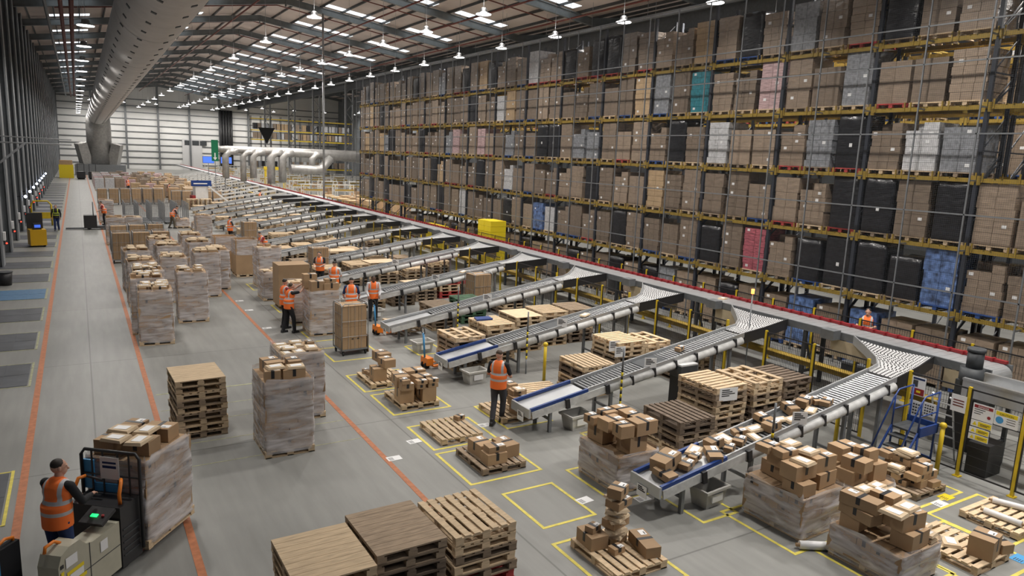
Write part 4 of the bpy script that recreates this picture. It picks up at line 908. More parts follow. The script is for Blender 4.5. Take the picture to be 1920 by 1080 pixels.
# parcels riding the parcel-filled chute and the others
tl = -math.atan(SL); rr = random.Random(5)
lst = [(8.72, -.12, 4), (8.95, .1, 3), (9.25, -.12, 2), (9.3, .2, 8), (9.55, -.02, 9), (9.75, .2, 7), (9.85, -.17, 4), (10.15, .1, 0), (10.25, -.2, 9), (10.5, .15, 7), (10.6, -.12, 2), (10.85, .12, 2), (10.95, -.18, 8), (11.2, .05, 7), (11.45, -.15, 0), (11.6, .16, 4), (11.85, .0, 8), (12.05, -.18, 7), (12.3, .12, 0), (12.62, -.14, 8), (12.75, .12, 0), (13.0, .05, 9), (13.1, -.15, 2)]
for i, (x, dy, k) in enumerate(lst):
    th = 'blue-edged tray' if x < 10 else 'rollers' if x < 11.8 else 'dark belt section'
    parcel(k, (x, CY[0]+dy, cz(x)+.03), Euler((0, tl, rr.uniform(-.5, .5)+(pi/2 if i % 3 == 0 else 0)), 'XYZ'), f'{size_word(SZ[k])} brown parcel on the {th} of the parcel-filled chute, {"camera side" if dy < 0 else "inner side"}', f'{size_word(SZ[k])} parcels on the {th} of the first chute, {"camera" if dy < 0 else "inner"} side')
for k, x, i in ((1, 13.2, 9), (2, 13.3, 8), (4, 13.4, 8)): parcel(i, (x, CY[k], cz(x)+.03), Euler((0, tl, .3), 'XYZ'), 'single small parcel sliding down '+CP[k], None)
parcel(8, (18.2, 16.5, 1.852), .3, 'flat pale mailer travelling on the sorter near the third chute', None)

# ------------------------------------------------------------------ tall cardboard loads, boards and roll cages
def gaylord(x, y, h, lab, rz=0, half=False):
    t = thing('bulk_carton', lab, 'bulk carton', (x, y, 0), rz, 'tall bulk cartons beyond the orange line'); b = MB(); w = .52
    for s in (-1, 1): b.lim(s*w-.008, s*w+.008, -.58, .58, .145, h); b.lim(-w, w, s*.58-.008, s*.58+.008, .145, h)
    b.lim(-w, w, -.58, .58, .145, h-.25); b.obj('carton_body', K['card'], t); link('pallet', PK['slat'][0], t); link('pallet_blocks', PK['slat'][1], t)
    if half: fs_ = film_shell(1.08, 1.2, h*.42, h*.6, 3, .006, 8); fs_.obj('stretch_film', K['film'], t)
gaylord(6.1, 38.3, 1.72, 'tall plain brown bulk carton behind its twin, by the orange line', 0, True); gaylord(6.75, 36.4, 1.78, 'tall plain brown bulk carton nearest the sorter, in front of its twin', 0, True)
load(7.1, 33.2, 1.62, 'standing alone between bulk cartons and board', .03, 7, seed=41, parts=False)
t = thing('cardboard_sheet_bundle', 'very large upright brown cardboard box face on a pallet behind two workers', 'bulk carton', (6.98, 28.4, 0), .0)
MB().lim(-.58, .62, -.45, .55, .145, 1.75).obj('box_body', K['card'], t); link('pallet', PK['slat'][0], t); link('pallet_blocks', PK['slat'][1], t)
load(6.72, 30.4, 1.0, 'short one just behind the big board box', 0, 8, seed=42, parts=False)
load(6.9, 24.05, 1.35, 'the tall neat one a worker is reaching over', -.05, 0, seed=43)
for i, (x, y, k, z) in enumerate([(6.65, 24.35, 3, 0), (7.15, 24.3, 1, 0), (6.7, 23.8, 10, 0), (7.15, 23.75, 3, 0), (6.62, 24.4, 1, .27), (7.15, 23.8, 4, .27)]): parcel(k, (x, y, 1.502+z+(.0 if z == 0 else .0)), 0 if i != 2 else .0, ['long taped carton at the rear dock-side corner atop the reached-over load', 'taped carton at the rear sorter-side corner atop the reached-over load', 'cube carton at the near dock-side corner atop the reached-over load', 'long carton at the near sorter-side corner atop the reached-over load', 'upper dock-side carton topping the reached-over load', 'upper sorter-side flat carton topping the reached-over load'][i], None)
load(6.75, 26.0, 1.25, 'half-hidden behind the two workers by the orange line', 0, 7, seed=44, parts=False)
cage_b = MB()
def cage_proto():
    t = thing('roll_cage', 'steel roll cage filled with tall brown cartons, standing in its marked bay', 'roll cage', (7.0, 21.15, 0), .05, 'brown filled roll cages')
    f = MB(); w, d, h = .42, .37, 1.62
    f.lim(-w, w, -d, d, .16, .2)
    f.obj('base_deck', K['grey'], t)
    for s in (-1, 1):
        q = MB(); q.tube([(s*w, -d, .18), (s*w, -d, h-.08), (s*w, -d+.08, h), (s*w, d-.08, h), (s*w, d, h-.08), (s*w, d, .18)], .016, 8)
        for i in range(1, 5): q.cyl((s*w, -d+i*.148, .2), (s*w, -d+i*.148, h), .006, 5)
        for z in (.55, .95, 1.3): q.cyl((s*w, -d, z), (s*w, d, z), .006, 5)
        q.obj('side_frame', K['galv'], t)
    for s in (-1, 1):
        q = MB(); q.tube([(-w, s*d, .18), (-w, s*d, h-.08), (-w+.08, s*d, h), (w-.08, s*d, h), (w, s*d, h-.08), (w, s*d, .18)], .016, 8)
        for z in (.6, 1.08): q.cyl((-w, s*d, z), (w, s*d, z), .007, 5)
        for i in range(1, 4): q.cyl((-w+i*.21, s*d, .2), (-w+i*.21, s*d, h), .005, 5)
        q.obj('end_frame', K['galv'], t)
    q = MB()
    for i in range(3):
        for z0, z1 in ((.205, .9), (.905, 1.55)): q.lim(-w+.03+i*.26, -w+.28+i*.26, -d+.025, d-.025, z0, z1)
    q.lim(-.1, -.04, -d+.02, -d+.024, .5, .54, 1); q.lim(.08, .14, -d+.02, -d+.024, .5, .54, 1); q.obj('carton_fill', [K['card'], K['ink']], t)
    for sx in (-1, 1):
        for sy in (-1, 1): MB().cyl((sx*.36-.02, sy*.31, .06), (sx*.36+.02, sy*.31, .06), .06, 12).lim(sx*.36-.03, sx*.36+.03, sy*.31-.03, sy*.31+.03, .1, .16).obj('castor', K['rubber'], t)
    return t
cg = cage_proto()
MB().lim(-.012, .012, -.3, .3, 0, .55).obj('leaning_board', K['cardD'], None, loc=(7.55, 21.3, 0), rz=.1); tag(bpy.data.objects['leaning_board'], 'thin brown board standing against the side of the nearest roll cage', 'board'); bpy.data.objects['leaning_board'].location.x = 7.50
def cage(x, y, rz, lab, g_='brown filled roll cages'): return dup(cg, (x, y, 0), rz, lab, g_)
for i in range(3): cage(1.7+.95*i, 42.0+.2*i, pi, ['roll cage of brown cartons behind the wrapped block, dock-lane end', 'roll cage of brown cartons behind the wrapped block, middle of three', 'roll cage of brown cartons behind the wrapped block, sorter end'][i])
for i in range(3): cage(1.75+.95*i, 45.6+.3*i, 0, ['roll cage in the second rank behind the wrapped block, dock-lane end', 'roll cage in the second rank behind the wrapped block, middle', 'roll cage in the second rank behind the wrapped block, sorter end'][i])
cage(9.75, 32.4+1.9, .1, 'roll cage of brown cartons standing at the low end of the fifth chute'); cage(9.0, 47.0, .1, 'roll cage of brown cartons beside the far chute ends, before the pallets')
cage(13.6, 24.2+.9, .1, 'low-filled roll cage among the pallets beyond the third chute')
for i in range(6): cage(1.9+1.0*i, 81+.2*i, 0, f'distant brown roll cage in the long cross row, {nth(i)} from the dock lane', 'distant roll cages in the cross row')
for i in range(5): cage(8.2+.95*i, 78.5, 0, f'distant brown roll cage near the white machine, {nth(i)} along', 'distant roll cages near the white machine')
# nested empty mesh cages
def empty_cage(x, y, rz, lab):
    t = thing('empty_roll_cage', lab, 'roll cage', (x, y, 0), rz, 'empty nested mesh cages')
    for s in (-1, 1):
        q = MB(); q.tube([(s*.4, -.36, .18), (s*.4, -.36, 1.6), (s*.4, .36, 1.6), (s*.4, .36, .18)], .016, 6)
        for i in range(1, 6): q.cyl((s*.4, -.36+i*.12, .2), (s*.4, -.36+i*.12, 1.6), .008, 4)
        for z in (.5, .8, 1.1, 1.35): q.cyl((s*.4, -.36, z), (s*.4, .36, z), .008, 4)
        q.obj('side_frame', K['galv'], t)
    q = MB(); q.tube([(-.4, .36, 1.55), (.4, .36, 1.55)], .012, 4)
    for z in (.7, .9, 1.1, 1.3): q.cyl((-.4, .36, z), (.4, .36, z), .008, 4)
    for i in range(1, 6): q.cyl((-.4+i*.133, .36, .2), (-.4+i*.133, .36, 1.6), .008, 4)
    q.obj('back_frame', K['galv'], t); MB().lim(-.42, .42, -.38, .38, .14, .18).obj('base_deck', K['grey'], t)
    for sx in (-1, 1):
        for sy in (-1, 1): MB().cyl((sx*.34-.02, sy*.3, .06), (sx*.34+.02, sy*.3, .06), .06, 8).obj('castor', K['rubber'], t)
    return t
ec = empty_cage(3.3, 62.0, 0, 'empty grey mesh roll cage at the corner of the nested cage block')
for i in range(5):
    for j in range(4):
        if i+j: dup(ec, (3.3+.9*i, 62.0+1.15*j, 0), 0, f'empty grey mesh roll cage, {nth(j)} row, {nth(i)} along in the nested cage block', 'empty nested mesh cages')

# mid and far loads along the staging lane
for i, (x, y, h, d_, tp) in enumerate([(7.1, 52.6, 1.3, 'with large cartons on top, beside the stooping worker', 9), (1.7, 58.9+5, 1.5, 'beside the rider on the dark truck', 3), (2.75, 50.2, 1.45, 'third rank behind roll cages sorter side', 5), (1.75, 50.0, 1.45, 'third rank behind roll cages dock side', 5), (6.5, 58.9, .5, 'small one the stooping worker is wrapping', 5), (7.4, 57.0, .4, 'low one behind the stooping worker', 4)]):
    load(x, y, h, d_, 0, tp, seed=60+i, parts=False, sz=(1.0, 1.2) if h > 1 else (.95, 1.0))
bl = MB()
for k in range(7):
    for j in range(3):
        for i in range(2): bl.lim(-.5+.5*i+.006, -.5+.5*(i+1)-.006, -.58+.386*j+.006, -.58+.386*(j+1)-.006, .15+.2*k, .15+.2*(k+1)-.006)
BLM = bl.mesh('distant_load', K['wrapC'])
def far_load(x, y, m, lab, grp, top=True):
    o = tag(link('carton_stack', BLM, None, (x, y, 0), 0, K[m]), lab, 'carton stack', grp); link('pallet', PK['cross'][1], o, mat=K['wood'])
rnd = random.Random(3)
for j in range(7):
    for i in range(3): far_load(2.2+1.15*i, 104+3.4*j+.2*i, rnd.choice(['wrapC', 'wrapW', 'wrapC', 'wrapP']), f'distant pale wrapped load on the dock-lane side, {nth(j)} row back, {["lane side", "middle", "sorter side"][i]}', 'distant loads by the dock lane')
for j in range(11):
    for i in range(5):
        if rnd.random() < .2: continue
        far_load(5.6+1.5*i+(j % 2)*.5, 84+4.6*j+rnd.uniform(-.5, .5), rnd.choice(['wrapC', 'wrapY', 'wrapC', 'card', 'wrapP']), f'distant carton load between lane and sorter, {nth(j)} row back, {nth(i)} along', 'distant loads between lane and sorter')
for j in range(6):
    for i in range(3): far_load(8.9+1.25*i, 86+6*j, rnd.choice(['wrapY', 'wrapC']), f'distant load at the far chute ends, {nth(j)} group back, {nth(i)} along', 'distant loads at the far chute ends') if (i+j) % 3 else None
for k in range(14):
    y = CY[0]+PIT*(15+k)
    t = thing('far_chute', f'small distant chute descending from the sorter, {nth(k)} beyond the fifteenth near one', 'chute', (0, y, 0), 0, 'distant chutes off the sorter')
    MB().bar((11.5, 0, .8), (17.6, 0, 1.8), .6, .1).obj('slide', K['silver'], t)
    q = MB()
    for x, zt in ((12, .8), (14.5, 1.2), (16.8, 1.6)): q.lim(x-.04, x+.04, -.3, -.22, 0, zt).lim(x-.04, x+.04, .22, .3, 0, zt)
    q.obj('leg_frame', K['dark'], t); MB().bar((11.5, -.34, .82), (17.6, -.34, 1.82), .05, .2).obj('side_rail', K['fair'], t)
# polished sheet beside the eighth chute, yellow crates by the rack
t = thing('steel_screen', 'polished stainless steel screen standing across the eighth chute area', 'screen', (15.6, 43.4, 0), .12)
MB().lim(-1.25, 1.25, -.02, .02, .55, 1.85).obj('screen_sheet', K['alu'], t); MB().lim(-1.2, -1.14, -.03, .03, 0, .55).lim(1.14, 1.2, -.03, .03, 0, .55).obj('screen_post', K['grey'], t)
t = thing('yellow_wrapped_stack', 'tall bright yellow wrapped stack standing against the rack behind the sorter', 'pallet load', (20.2, 35.9, 0))
q = MB()
for k in range(8): q.lim(-.5+.01*(k % 2), .5, -.75, -.02, .15+.31*k, .15+.31*(k+1)-.01).lim(-.5+.01*(k % 2), .5, .02, .75, .15+.31*k, .15+.31*(k+1)-.01)
q.obj('yellow_crates', K['ysign'], t); MB().lim(-.52, .52, -.8, .8, 0, .14).obj('pallet', K['wood'], t); MB().lim(-.515, -.5, -.6, -.35, 1.3, 1.6).lim(-.515, -.5, .3, .55, 1.3, 1.6).obj('white_label', K['label'], t)
t = thing('yellow_crate', 'low yellow crate beside the sorter, farther than the tall yellow stack', 'crate', (20.1, 43.5, 0)); MB().lim(-.4, .4, -1.4, 1.4, .15, 1.6).obj('crate_body', K['ysign'], t); MB().lim(-.4, .4, -1.4, 1.4, 0, .14).obj('pallet', K['wood'], t)

# ------------------------------------------------------------------ silver ductwork, screens and benches toward the far wall
t = thing('silver_duct', 'long insulated silver duct with branch drops beside the rack end', 'air duct', (0, 88, 0))
MB().tube([(13.4, 0, 5.75), (14.5, 0, 5.75), (22, 0, 5.7), (31.0, 0, 5.45)], [.3, .42, .5, .75], 14).obj('main_run', K['foil'], t)
for x, r_, zb in ((14.4, .38, 2.6), (16.3, .34, 2.2), (17.4, .38, 2.6), (19.4, .45, 2.0), (20.7, .45, 2.2), (24.2, .4, 3.6)):
    MB().tube([(x+1.3, -.2, 5.6), (x+.45, -.4, 5.5), (x, -.5, 5.0), (x, -.5, zb)], r_, 12).obj('branch_drop', K['foil'], t)
MB().tube([(26.5, -.3, 5.2), (25.3, -.6, 3.9), (24.6, -.7, 3.75), (21.6, -.7, 3.75)], .55, 12).obj('lower_branch', K['foil'], t)
for x in (14.4, 19.4, 24.2): MB().lim(x-.06, x+.06, -.06, .06, 0, 5.4).obj('support_post', K['galv'], t)
for i, x in enumerate((16.7, 19.2)):
    t = thing('wall_screen', f'lit blue overhead screen near the silver duct, {"dock" if i == 0 else "sorter"} side of two', 'screen', (x, 116, 4.0), 0, 'overhead screens')
    MB().lim(-.8, .8, -.04, .04, -.5, .5).obj('screen_body', K['black'], t); MB().lim(-.75, .75, -.05, -.04, -.45, .45).obj('screen_face', K['screen'], t); MB().lim(-.04, .04, -.04, .04, -4, -.5).obj('screen_post', K['grey'], t)
t = thing('hanging_sign', 'black triangular sign hanging before the rear racking', 'sign', (*[onY(500, 255, 150)[0]], 150, onY(500, 255, 150)[1])); q = MB(); q.prism([(-1.6, 1.6), (1.6, 1.6), (0, -1.6)], -.05, .05); q.v = [(x, z, y) for x, y, z in q.v]; q.f = [f[::-1] for f in q.f]; q.obj('sign_panel', K['black'], t); MB().cyl((0, 0, 1.6), (0, 0, zroof(onY(500, 255, 150)[0])+.15-onY(500, 255, 150)[1]), .02, 4).obj('wire', K['galv'], t)
t = thing('exit_sign', 'green sign with a white downward arrow on a post before the silver duct', 'sign', (*[onY(403, 290, 86)[0]], 86, 0)); zz = onY(403, 290, 86)[1]
MB().lim(-.35, .35, -.03, .03, zz-.7, zz+1.6).obj('green_panel', K['gsign'], t); q = MB().lim(-.06, .06, -.04, -.03, zz-.3, zz+.2); q.add([(-.22, -.04, zz-.3), (.22, -.04, zz-.3), (0, -.04, zz-.6)], [(0, 2, 1)]); q.obj('white_arrow', K['label'], t); MB().lim(-.03, .03, -.03, .03, 0, zz-.7).obj('post', K['grey'], t)
for i, (px, pw) in enumerate(((545, 0), (562, 0), (579, 0), (596, 0))): pass
t = thing('pipe_riser_group', 'row of black pipes rising up the far wall beside the corner', 'pipework', (0, YF-.8, 0))
for px in (414, 419, 424, 429, 434): x = onY(px, 240, YF-.8)[0]; MB().cyl((x, 0, 1), (x, 0, 14.5), .28, 8).obj('black_pipe', K['black'], t)
# rear racking by the far wall
xa, za = onY(471, 243, 178); xb, zb_ = onY(667, 253, 178)
t = thing('pallet_rack', 'distant yellow pallet rack against the far wall beyond the lattice columns', 'pallet rack', (0, 178, 0))
LZ = [onY(560, y, 178)[1] for y in (226, 247, 264, 316)]
for i in range(12): x = xa+(xb-xa)*i/11; MB().lim(x-.06, x+.06, 0, .12, 0, LZ[0]+.5).lim(x-.06, x+.06, 1.1, 1.22, 0, LZ[0]+.5).obj('upright_frame', K['upright'], t)
for z in LZ: MB().lim(xa, xb, -.04, .04, z-.25, z).lim(xa, xb, 1.1, 1.2, z-.2, z).obj('shelf_beam', K['yel'], t)
rnd = random.Random(9)
for li, z in enumerate(LZ[1:]):
    for i in range(26):
        x = xa+1+(59-xa-2)*i/25
        if rnd.random() < .12: continue
        tag(link('distant_load', BLM, None, (x, 178.7, z), 0, K[rnd.choice(['wrapW', 'wrapC', 'wrapB', 'wrapG', 'wrapC', 'wrapY'])]), f'tiny distant load on the far-wall rack, {["upper", "middle", "lowest"][li]} beam, {nth(i)} along', 'pallet load', 'tiny loads on the far-wall rack')
# packing benches right of the sorter, far
def bench_proto():
    t = thing('packing_bench', 'distant white framed packing bench, first of the bench field beyond the sorter', 'bench', (21, 76, 0), 0, 'packing benches beyond the sorter')
    q = MB()
    for x in (-1, 1):
        for y in (-.5, .5): q.lim(x-.04, x+.04, y-.04, y+.04, 0, 2.6)
    for z in (2.55, 1.9): q.lim(-1, 1, -.53, -.47, z-.04, z+.04).lim(-1, 1, .47, .53, z-.04, z+.04)
    q.obj('white_frame', K['totew'], t); MB().lim(-1, 1, -.5, .5, .85, .92).obj('bench_top', K['totew'], t); MB().lim(-.7, -.2, -.3, .2, .92, 1.25).lim(.1, .6, -.2, .3, .92, 1.4).obj('cartons', K['card'], t); MB().lim(-1.02, 1.02, -.55, -.5, 1.95, 2.1).obj('coloured_rail', K['yelD'], t)
    return t
bp_ = bench_proto(); n = 0
for j in range(9):
    for i in range(5):
        if i+j == 0 or 21+3.3*i > 37: continue
        r = dup(bp_, (21+3.3*i+(j % 2)*.8, 76+8.3*j, 0), .2*(j % 3), f'distant white framed packing bench beyond the sorter, {nth(j)} row, {nth(i)} along', 'packing benches beyond the sorter')
for j in range(4):
    for i in range(5): far_load(20.6+1.7*i, 66.5+2.6*j+.4*(i % 2), rnd.choice(['wrapY', 'card', 'wrapY']), f'open tan carton pile past the rack end, {nth(j)} row, {nth(i)} along', 'tan carton piles past the rack end')
t = thing('grey_cabinet', 'long low grey cabinet beside the sorter just past the rack end', 'cabinet', (19.9, 67.0, 0)); MB().lim(-.4, .4, -3, 3, .1, 1.7).obj('cabinet_body', K['grey'], t); MB().lim(-.42, .42, -3.02, 3.02, 1.7, 1.76).obj('cabinet_top', K['galv'], t)
t = thing('gantry_frame', 'yellow gantry frame between benches and silver duct', 'frame', (18.2+4, 98, 0))
for x in (-1.2, 1.2): MB().lim(x-.12, x+.12, -.12, .12, 0, 3.4).obj('yellow_leg', K['yel'], t)
MB().lim(-1.4, 1.4, -.15, .15, 3.3, 3.7).obj('yellow_crossbeam', K['yel'], t)
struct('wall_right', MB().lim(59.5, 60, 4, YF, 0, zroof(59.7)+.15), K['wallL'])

# ------------------------------------------------------------------ people
def remesh(o, v, sm=2):
    m = o.modifiers.new('r', 'REMESH'); m.mode = 'VOXEL'; m.voxel_size = v; m.use_smooth_shade = True
    if sm: s_ = o.modifiers.new('s', 'SMOOTH'); s_.factor = .5; s_.iterations = sm
    return o
V = Vector
def person(loc, rz, label, s=1.0, top='vest', shirt='fabric', legs='fabric', hair='hairD', skin='skin', lean=(0, 0), arms=None, feet=None, look=(0, 0), long=False, fine=.011, turn=0, knees=None, bald=False, group=None):
    t = thing('person', label, 'person', loc, rz, group); t.scale = (s, s, s)
    lx, ly = lean; pel = V((0, 0, .95)); che = V((lx, ly, 1.33-.35*(abs(lx)+abs(ly)))); nk = che+V((lx*.25, ly*.3, .15)); hd = nk+V((lx*.15+look[0]*.02, ly*.3+.025, .15-abs(ly)*.1))
    shL, shR = che+V((-.185, 0, .09)), che+V((.185, 0, .09))
    arms = arms or ((-.25, .02, 1.14), (-.25, .14, .90), (.25, .02, 1.14), (.25, .14, .90)); eL, wL, eR, wR = map(V, arms)
    feet = feet or ((-.11, 0), (.11, .03)); (fx0, fy0), (fx1, fy1) = feet
    knees = knees or ((fx0*.9, fy0*.5+.04), (fx1*.9, fy1*.5+.04))
    hip = [V((-.095, 0, .93)), V((.095, 0, .93))]; kn = [V((knees[0][0], knees[0][1], .51)), V((knees[1][0], knees[1][1], .51))]; an = [V((fx0, fy0-.02, .10)), V((fx1, fy1-.02, .10))]
    b = MB(); R = Matrix.Rotation(look[0], 3, 'Z') @ Matrix.Rotation(-look[1], 3, 'X')
    b.cap(nk-V((0, 0, .09)), hd-V((0, 0, .06)), .058, .055)
    def hp(x, y, z): return hd+R @ V((x, y, z))
    b.ell(hd+R @ V((0, -.008, .02)), (.075, .095, .098), rot=R); b.ell(hp(0, .035, -.045), (.055, .06, .062), rot=R)
    b.cap(hp(0, .085, .01), hp(0, .108, -.022), .009, .014, 8); b.ell(hp(0, .088, -.055), (.022, .012, .008), 8, rot=R); b.ell(hp(0, .082, .032), (.052, .016, .008), 8, rot=R)
    for k in (-1, 1): b.ell(hp(k*.078, -.005, .0), (.010, .02, .032), 8, rot=R)
    b.ell(che, (.15, .09, .18)); b.ell(pel+V((0, 0, .02)), (.14, .09, .12)); b.cap(che-V((0, 0, .05)), pel+V((0, 0, .08)), .10, .10); b.cap(shL, shR, .05, .05)
    for sh, el, wr, k in ((shL, eL, wL, -1), (shR, eR, wR, 1)):
        b.cap(sh, el, .046, .038); b.cap(el, wr, .037, .026)
        d = (wr-el).normalized(); sd = d.cross(V((0, 0, 1))); sd = sd.normalized() if sd.length > .05 else V((0, 1, 0)); dn = d.cross(sd).normalized()
        if dn.z > 0: dn = -dn
        b.ell(wr+d*.05, (.028, .05, .018), 10, rot=Matrix((sd, d, dn)).transposed())
        b.cap(wr, wr+d*.07, .022, .024)
        for i, (o_, L_) in enumerate(((-.027, .066), (-.009, .076), (.009, .072), (.026, .056))):
            p0 = wr+d*.085+sd*o_; p1 = p0+d*L_*.45+dn*.008; p2 = p1+d*L_*.35+dn*.022; b.cap(p0, p1, .0095, .009, 6); b.cap(p1, p2, .009, .0075, 6)
        q0 = wr+d*.03-sd*k*.024; q1 = q0+d*.035-sd*k*.028+dn*.01; b.cap(q0, q1, .012, .010, 6); b.cap(q1, q1+d*.028+dn*.008, .010, .008, 6)
    for h_, k_, a_ in zip(hip, kn, an): b.cap(h_, k_, .075, .052); b.cap(k_, a_, .05, .036); b.cap(a_+V((0, -.03, -.05)), a_+V((0, .12, -.065)), .032, .028)
    remesh(b.obj('body', K[skin], t), fine, 1)
    tr = MB(); tr.ell(pel+V((0, 0, -.02)), (.165, .118, .13))
    for h_, k_, a_ in zip(hip, kn, an): tr.cap(h_, k_, .102, .075); tr.cap(k_, a_+V((0, 0, .0)), .074, .062)
    remesh(tr.obj('trousers', K[legs], t), .016)
    sh_ = MB(); sh_.ell(che, (.17, .112, .2)); sh_.ell(che.lerp(pel, .5), (.155, .112, .16)); sh_.ell(pel+V((0, 0, .05)), (.16, .118, .11)); sh_.cap(shL, shR, .066, .066); sh_.cap(nk-V((0, 0, .09)), nk-V((0, 0, .03)), .08, .066)
    for sh, el, wr in ((shL, eL, wL), (shR, eR, wR)):
        sh_.cap(sh, el if long else sh.lerp(el, .75), .062, .052)
        if long: sh_.cap(el, el.lerp(wr, .93), .052, .038)
    remesh(sh_.obj('shirt', K[shirt], t), .016)
    if top:
        v = MB(); v.ell(che, (.212, .145, .20)); v.ell(che.lerp(pel, .45), (.195, .145, .2)); c4 = che.lerp(pel, .85); v.prism([(c4.x+.195*cos(k*pi/12), c4.y+.168*sin(k*pi/12)) for k in range(24)], .84, 1.16); v.cap(shL.lerp(shR, .14)+V((0, 0, -.015)), shR.lerp(shL, .14)+V((0, 0, -.015)), .075, .075)
        remesh(v.obj('hi_vis_vest', K[top], t), .018)
    hr = MB(); hr.ell(hp(0, -.020, .045), (.078, .088, .080), rot=R)
    if bald: hr = MB().ell(hp(0, -.03, .035), (.079, .085, .085), rot=R)
    remesh(hr.obj('hair', K[hair], t), .012, 2)
    for a_ in an: q = MB().cap(a_+V((0, -.045, -.045)), a_+V((0, .13, -.058)), .052, .042); q.cap(a_+V((0, -.01, .04)), a_+V((0, -.015, -.03)), .052, .05); q.lim(a_.x-.045, a_.x+.045, a_.y-.09, a_.y+.165, .0, .022); o_ = remesh(q.obj('shoe', K['black'], t), .013, 1); MB().lim(a_.x-.042, a_.x+.042, a_.y-.08, a_.y+.155, .0, .008).obj('sole', K['rubber'], o_)
    return t
# driver and his truck (local frame: +y towards the forks)
tr_rz = -math.atan2(.63, .775); T = thing('pallet_truck', 'cream and black ride-on pallet truck driven by a man in orange vest', 'pallet truck', (-.20, 11.12, 0), tr_rz)
MB().lim(-.40, .42, .18, .62, .08, 1.02).obj('motor_housing', K['black'], T)
q = MB()
for i in range(5): q.lim(.422, .43, .22, .58, .25+.1*i, .27+.1*i)
q.obj('side_louvre', K['dark'], T)
pr_ = [(.0, .12), (.0, .78), (.06, .92), (.2, .98), (.38, .98), (.5, .86), (.62, .82), (1.15, .84), (1.15, .12)]
q = MB(); q.prism(pr_, -.15, .15); q.v = [(.27+z, -1.0+x, y) for x, y, z in q.v]; q.f = [f[::-1] for f in q.f]; q.obj('cream_cowl', K['machine'], T)
q = MB().lim(.421, .426, -.99, .15, .48, .49).lim(.421, .426, -.45, -.44, .12, .84); q.obj('panel_seam', K['dark'], T)
for i, (y, z, w_, h_, m_) in enumerate(((-.72, .62, .30, .05, 'ysign'), (-.68, .46, .30, .05, 'ysign'), (-.70, .54, .24, .10, 'label'), (-.18, .66, .14, .16, 'label'), (-.72, .30, .14, .16, 'orange'), (-.78, .78, .2, .14, 'label'))): MB().lim(.4262+.0005*i, .428+.0005*i, y-w_/2, y+w_/2, z-h_/2, z+h_/2).obj('sticker', K[m_], T)
q = MB(); 
for i in range(6): q.lim(.4265, .43, -.97, -.92, .25+.1*i, .30+.1*i, 0 if i % 2 else 1)
q.obj('hazard_stripe', [K['ink'], K['ysign']], T)
q = MB().box((.22, -.02, .98), (.36, .3, .05), rot=Matrix.Rotation(.35, 3, 'X')); q.obj('control_console', K['black'], T); MB().box((.2, -.05, 1.008), (.10, .05, .012), rot=Matrix.Rotation(.35, 3, 'X')).obj('green_display', K['green'], T); MB().cyl((.33, -.05, 1.0), (.33, -.05, 1.03), .02, 10).obj('red_button', K['red'], T)
q = MB().tube([(-.47, .58, .2), (-.47, .58, 1.60), (-.41, .58, 1.68), (.41, .58, 1.68), (.47, .58, 1.60), (.47, .58, .2)], .025, 8)
for x in (-.3, -.12, .12, .3): q.cyl((x, .58, .95), (x, .58, 1.68), .014, 6)
q.cyl((-.47, .58, 1.3), (.47, .58, 1.3), .014, 6); q.obj('load_guard', K['black'], T)
MB().lim(-.14, .16, .54, .555, 1.26, 1.60).obj('paper_sheet', K['label'], T); MB().lim(-.1, .12, .536, .54, 1.50, 1.53).lim(-.1, .12, .536, .54, 1.43, 1.47).obj('printed_text', K['navy'], T)
for s in (-1, 1): MB().tube([(s*.34, .30, 1.0), (s*.36, .26, 1.18), (s*.34, .34, 1.33), (s*.28, .42, 1.34)], .026, 8).obj('orange_handle', K['orange'], T)
MB().lim(-.52, -.30, .60, .63, 1.05, 1.50).lim(-.30, .10, .60, .63, .95, 1.15).obj('blue_back_panel', K['lblue'], T)
MB().tube([(-.3, .42, 1.34), (-.02, .42, 1.30)], .02, 8).obj('crossbar', K['black'], T)
MB().lim(-.40, .12, -1.0, .2, .06, .14).obj('standing_platform', K['rubber'], T)
MB().lim(-.42, -.30, -1.12, -.80, .3, 1.0).obj('backrest_pad', K['fabric'], T); MB().lim(-.44, -.30, -1.16, -1.12, .08, .9).lim(-.44, -.421, -1.12, -.8, .08, .8).obj('blue_side_panel', K['lblue'], T)
MB().tube([(-.36, -1.10, .98), (-.36, -1.10, 1.04), (-.36, -.96, 1.08), (-.36, -.84, 1.04), (-.36, -.84, .98)], .022, 8).obj('orange_hoop', K['orange'], T); MB().tube([(.2, -.96, .94), (.2, -.94, 1.02), (.22, -.82, 1.04), (.24, -.74, .98)], .022, 8).obj('orange_hoop', K['orange'], T)
for s in (-.27, .27): MB().lim(s-.09, s+.09, .62, 1.85, .05, .10).obj('fork', K['red'], T)
for x, y in ((-.3, .35), (.3, .35), (.3, -.7)): MB().cyl((x-.05, y, .09), (x+.05, y, .09), .09, 14).obj('wheel', K['rubber'], T)
c_, s_ = cos(tr_rz), sin(tr_rz)
def TL(x, y, z=0): return (-.20+x*c_-y*s_, 11.12+x*s_+y*c_, z)
x, y, _ = TL(0, 1.26)
load(x, y, 1.25, 'carried on the forks of the truck with the driver', tr_rz, 12, seed=51, sz=(1.0, 1.2), z0=.105, zm=.34, lastkinds=[3, 1, 5, 0, 4, 9, 7])
person(TL(-.06, -.42, .14), tr_rz-.05, 'man in orange vest and blue trousers driving the ride-on pallet truck', 1.04, 'vest', 'fabric', 'navy', 'hairD', lean=(.0, .05), arms=((-.25, .16, 1.15), (-.12, .38, 1.10), (.27, .14, 1.16), (.18, .40, 1.12)), look=(-.7, .1), long=True, fine=.008)
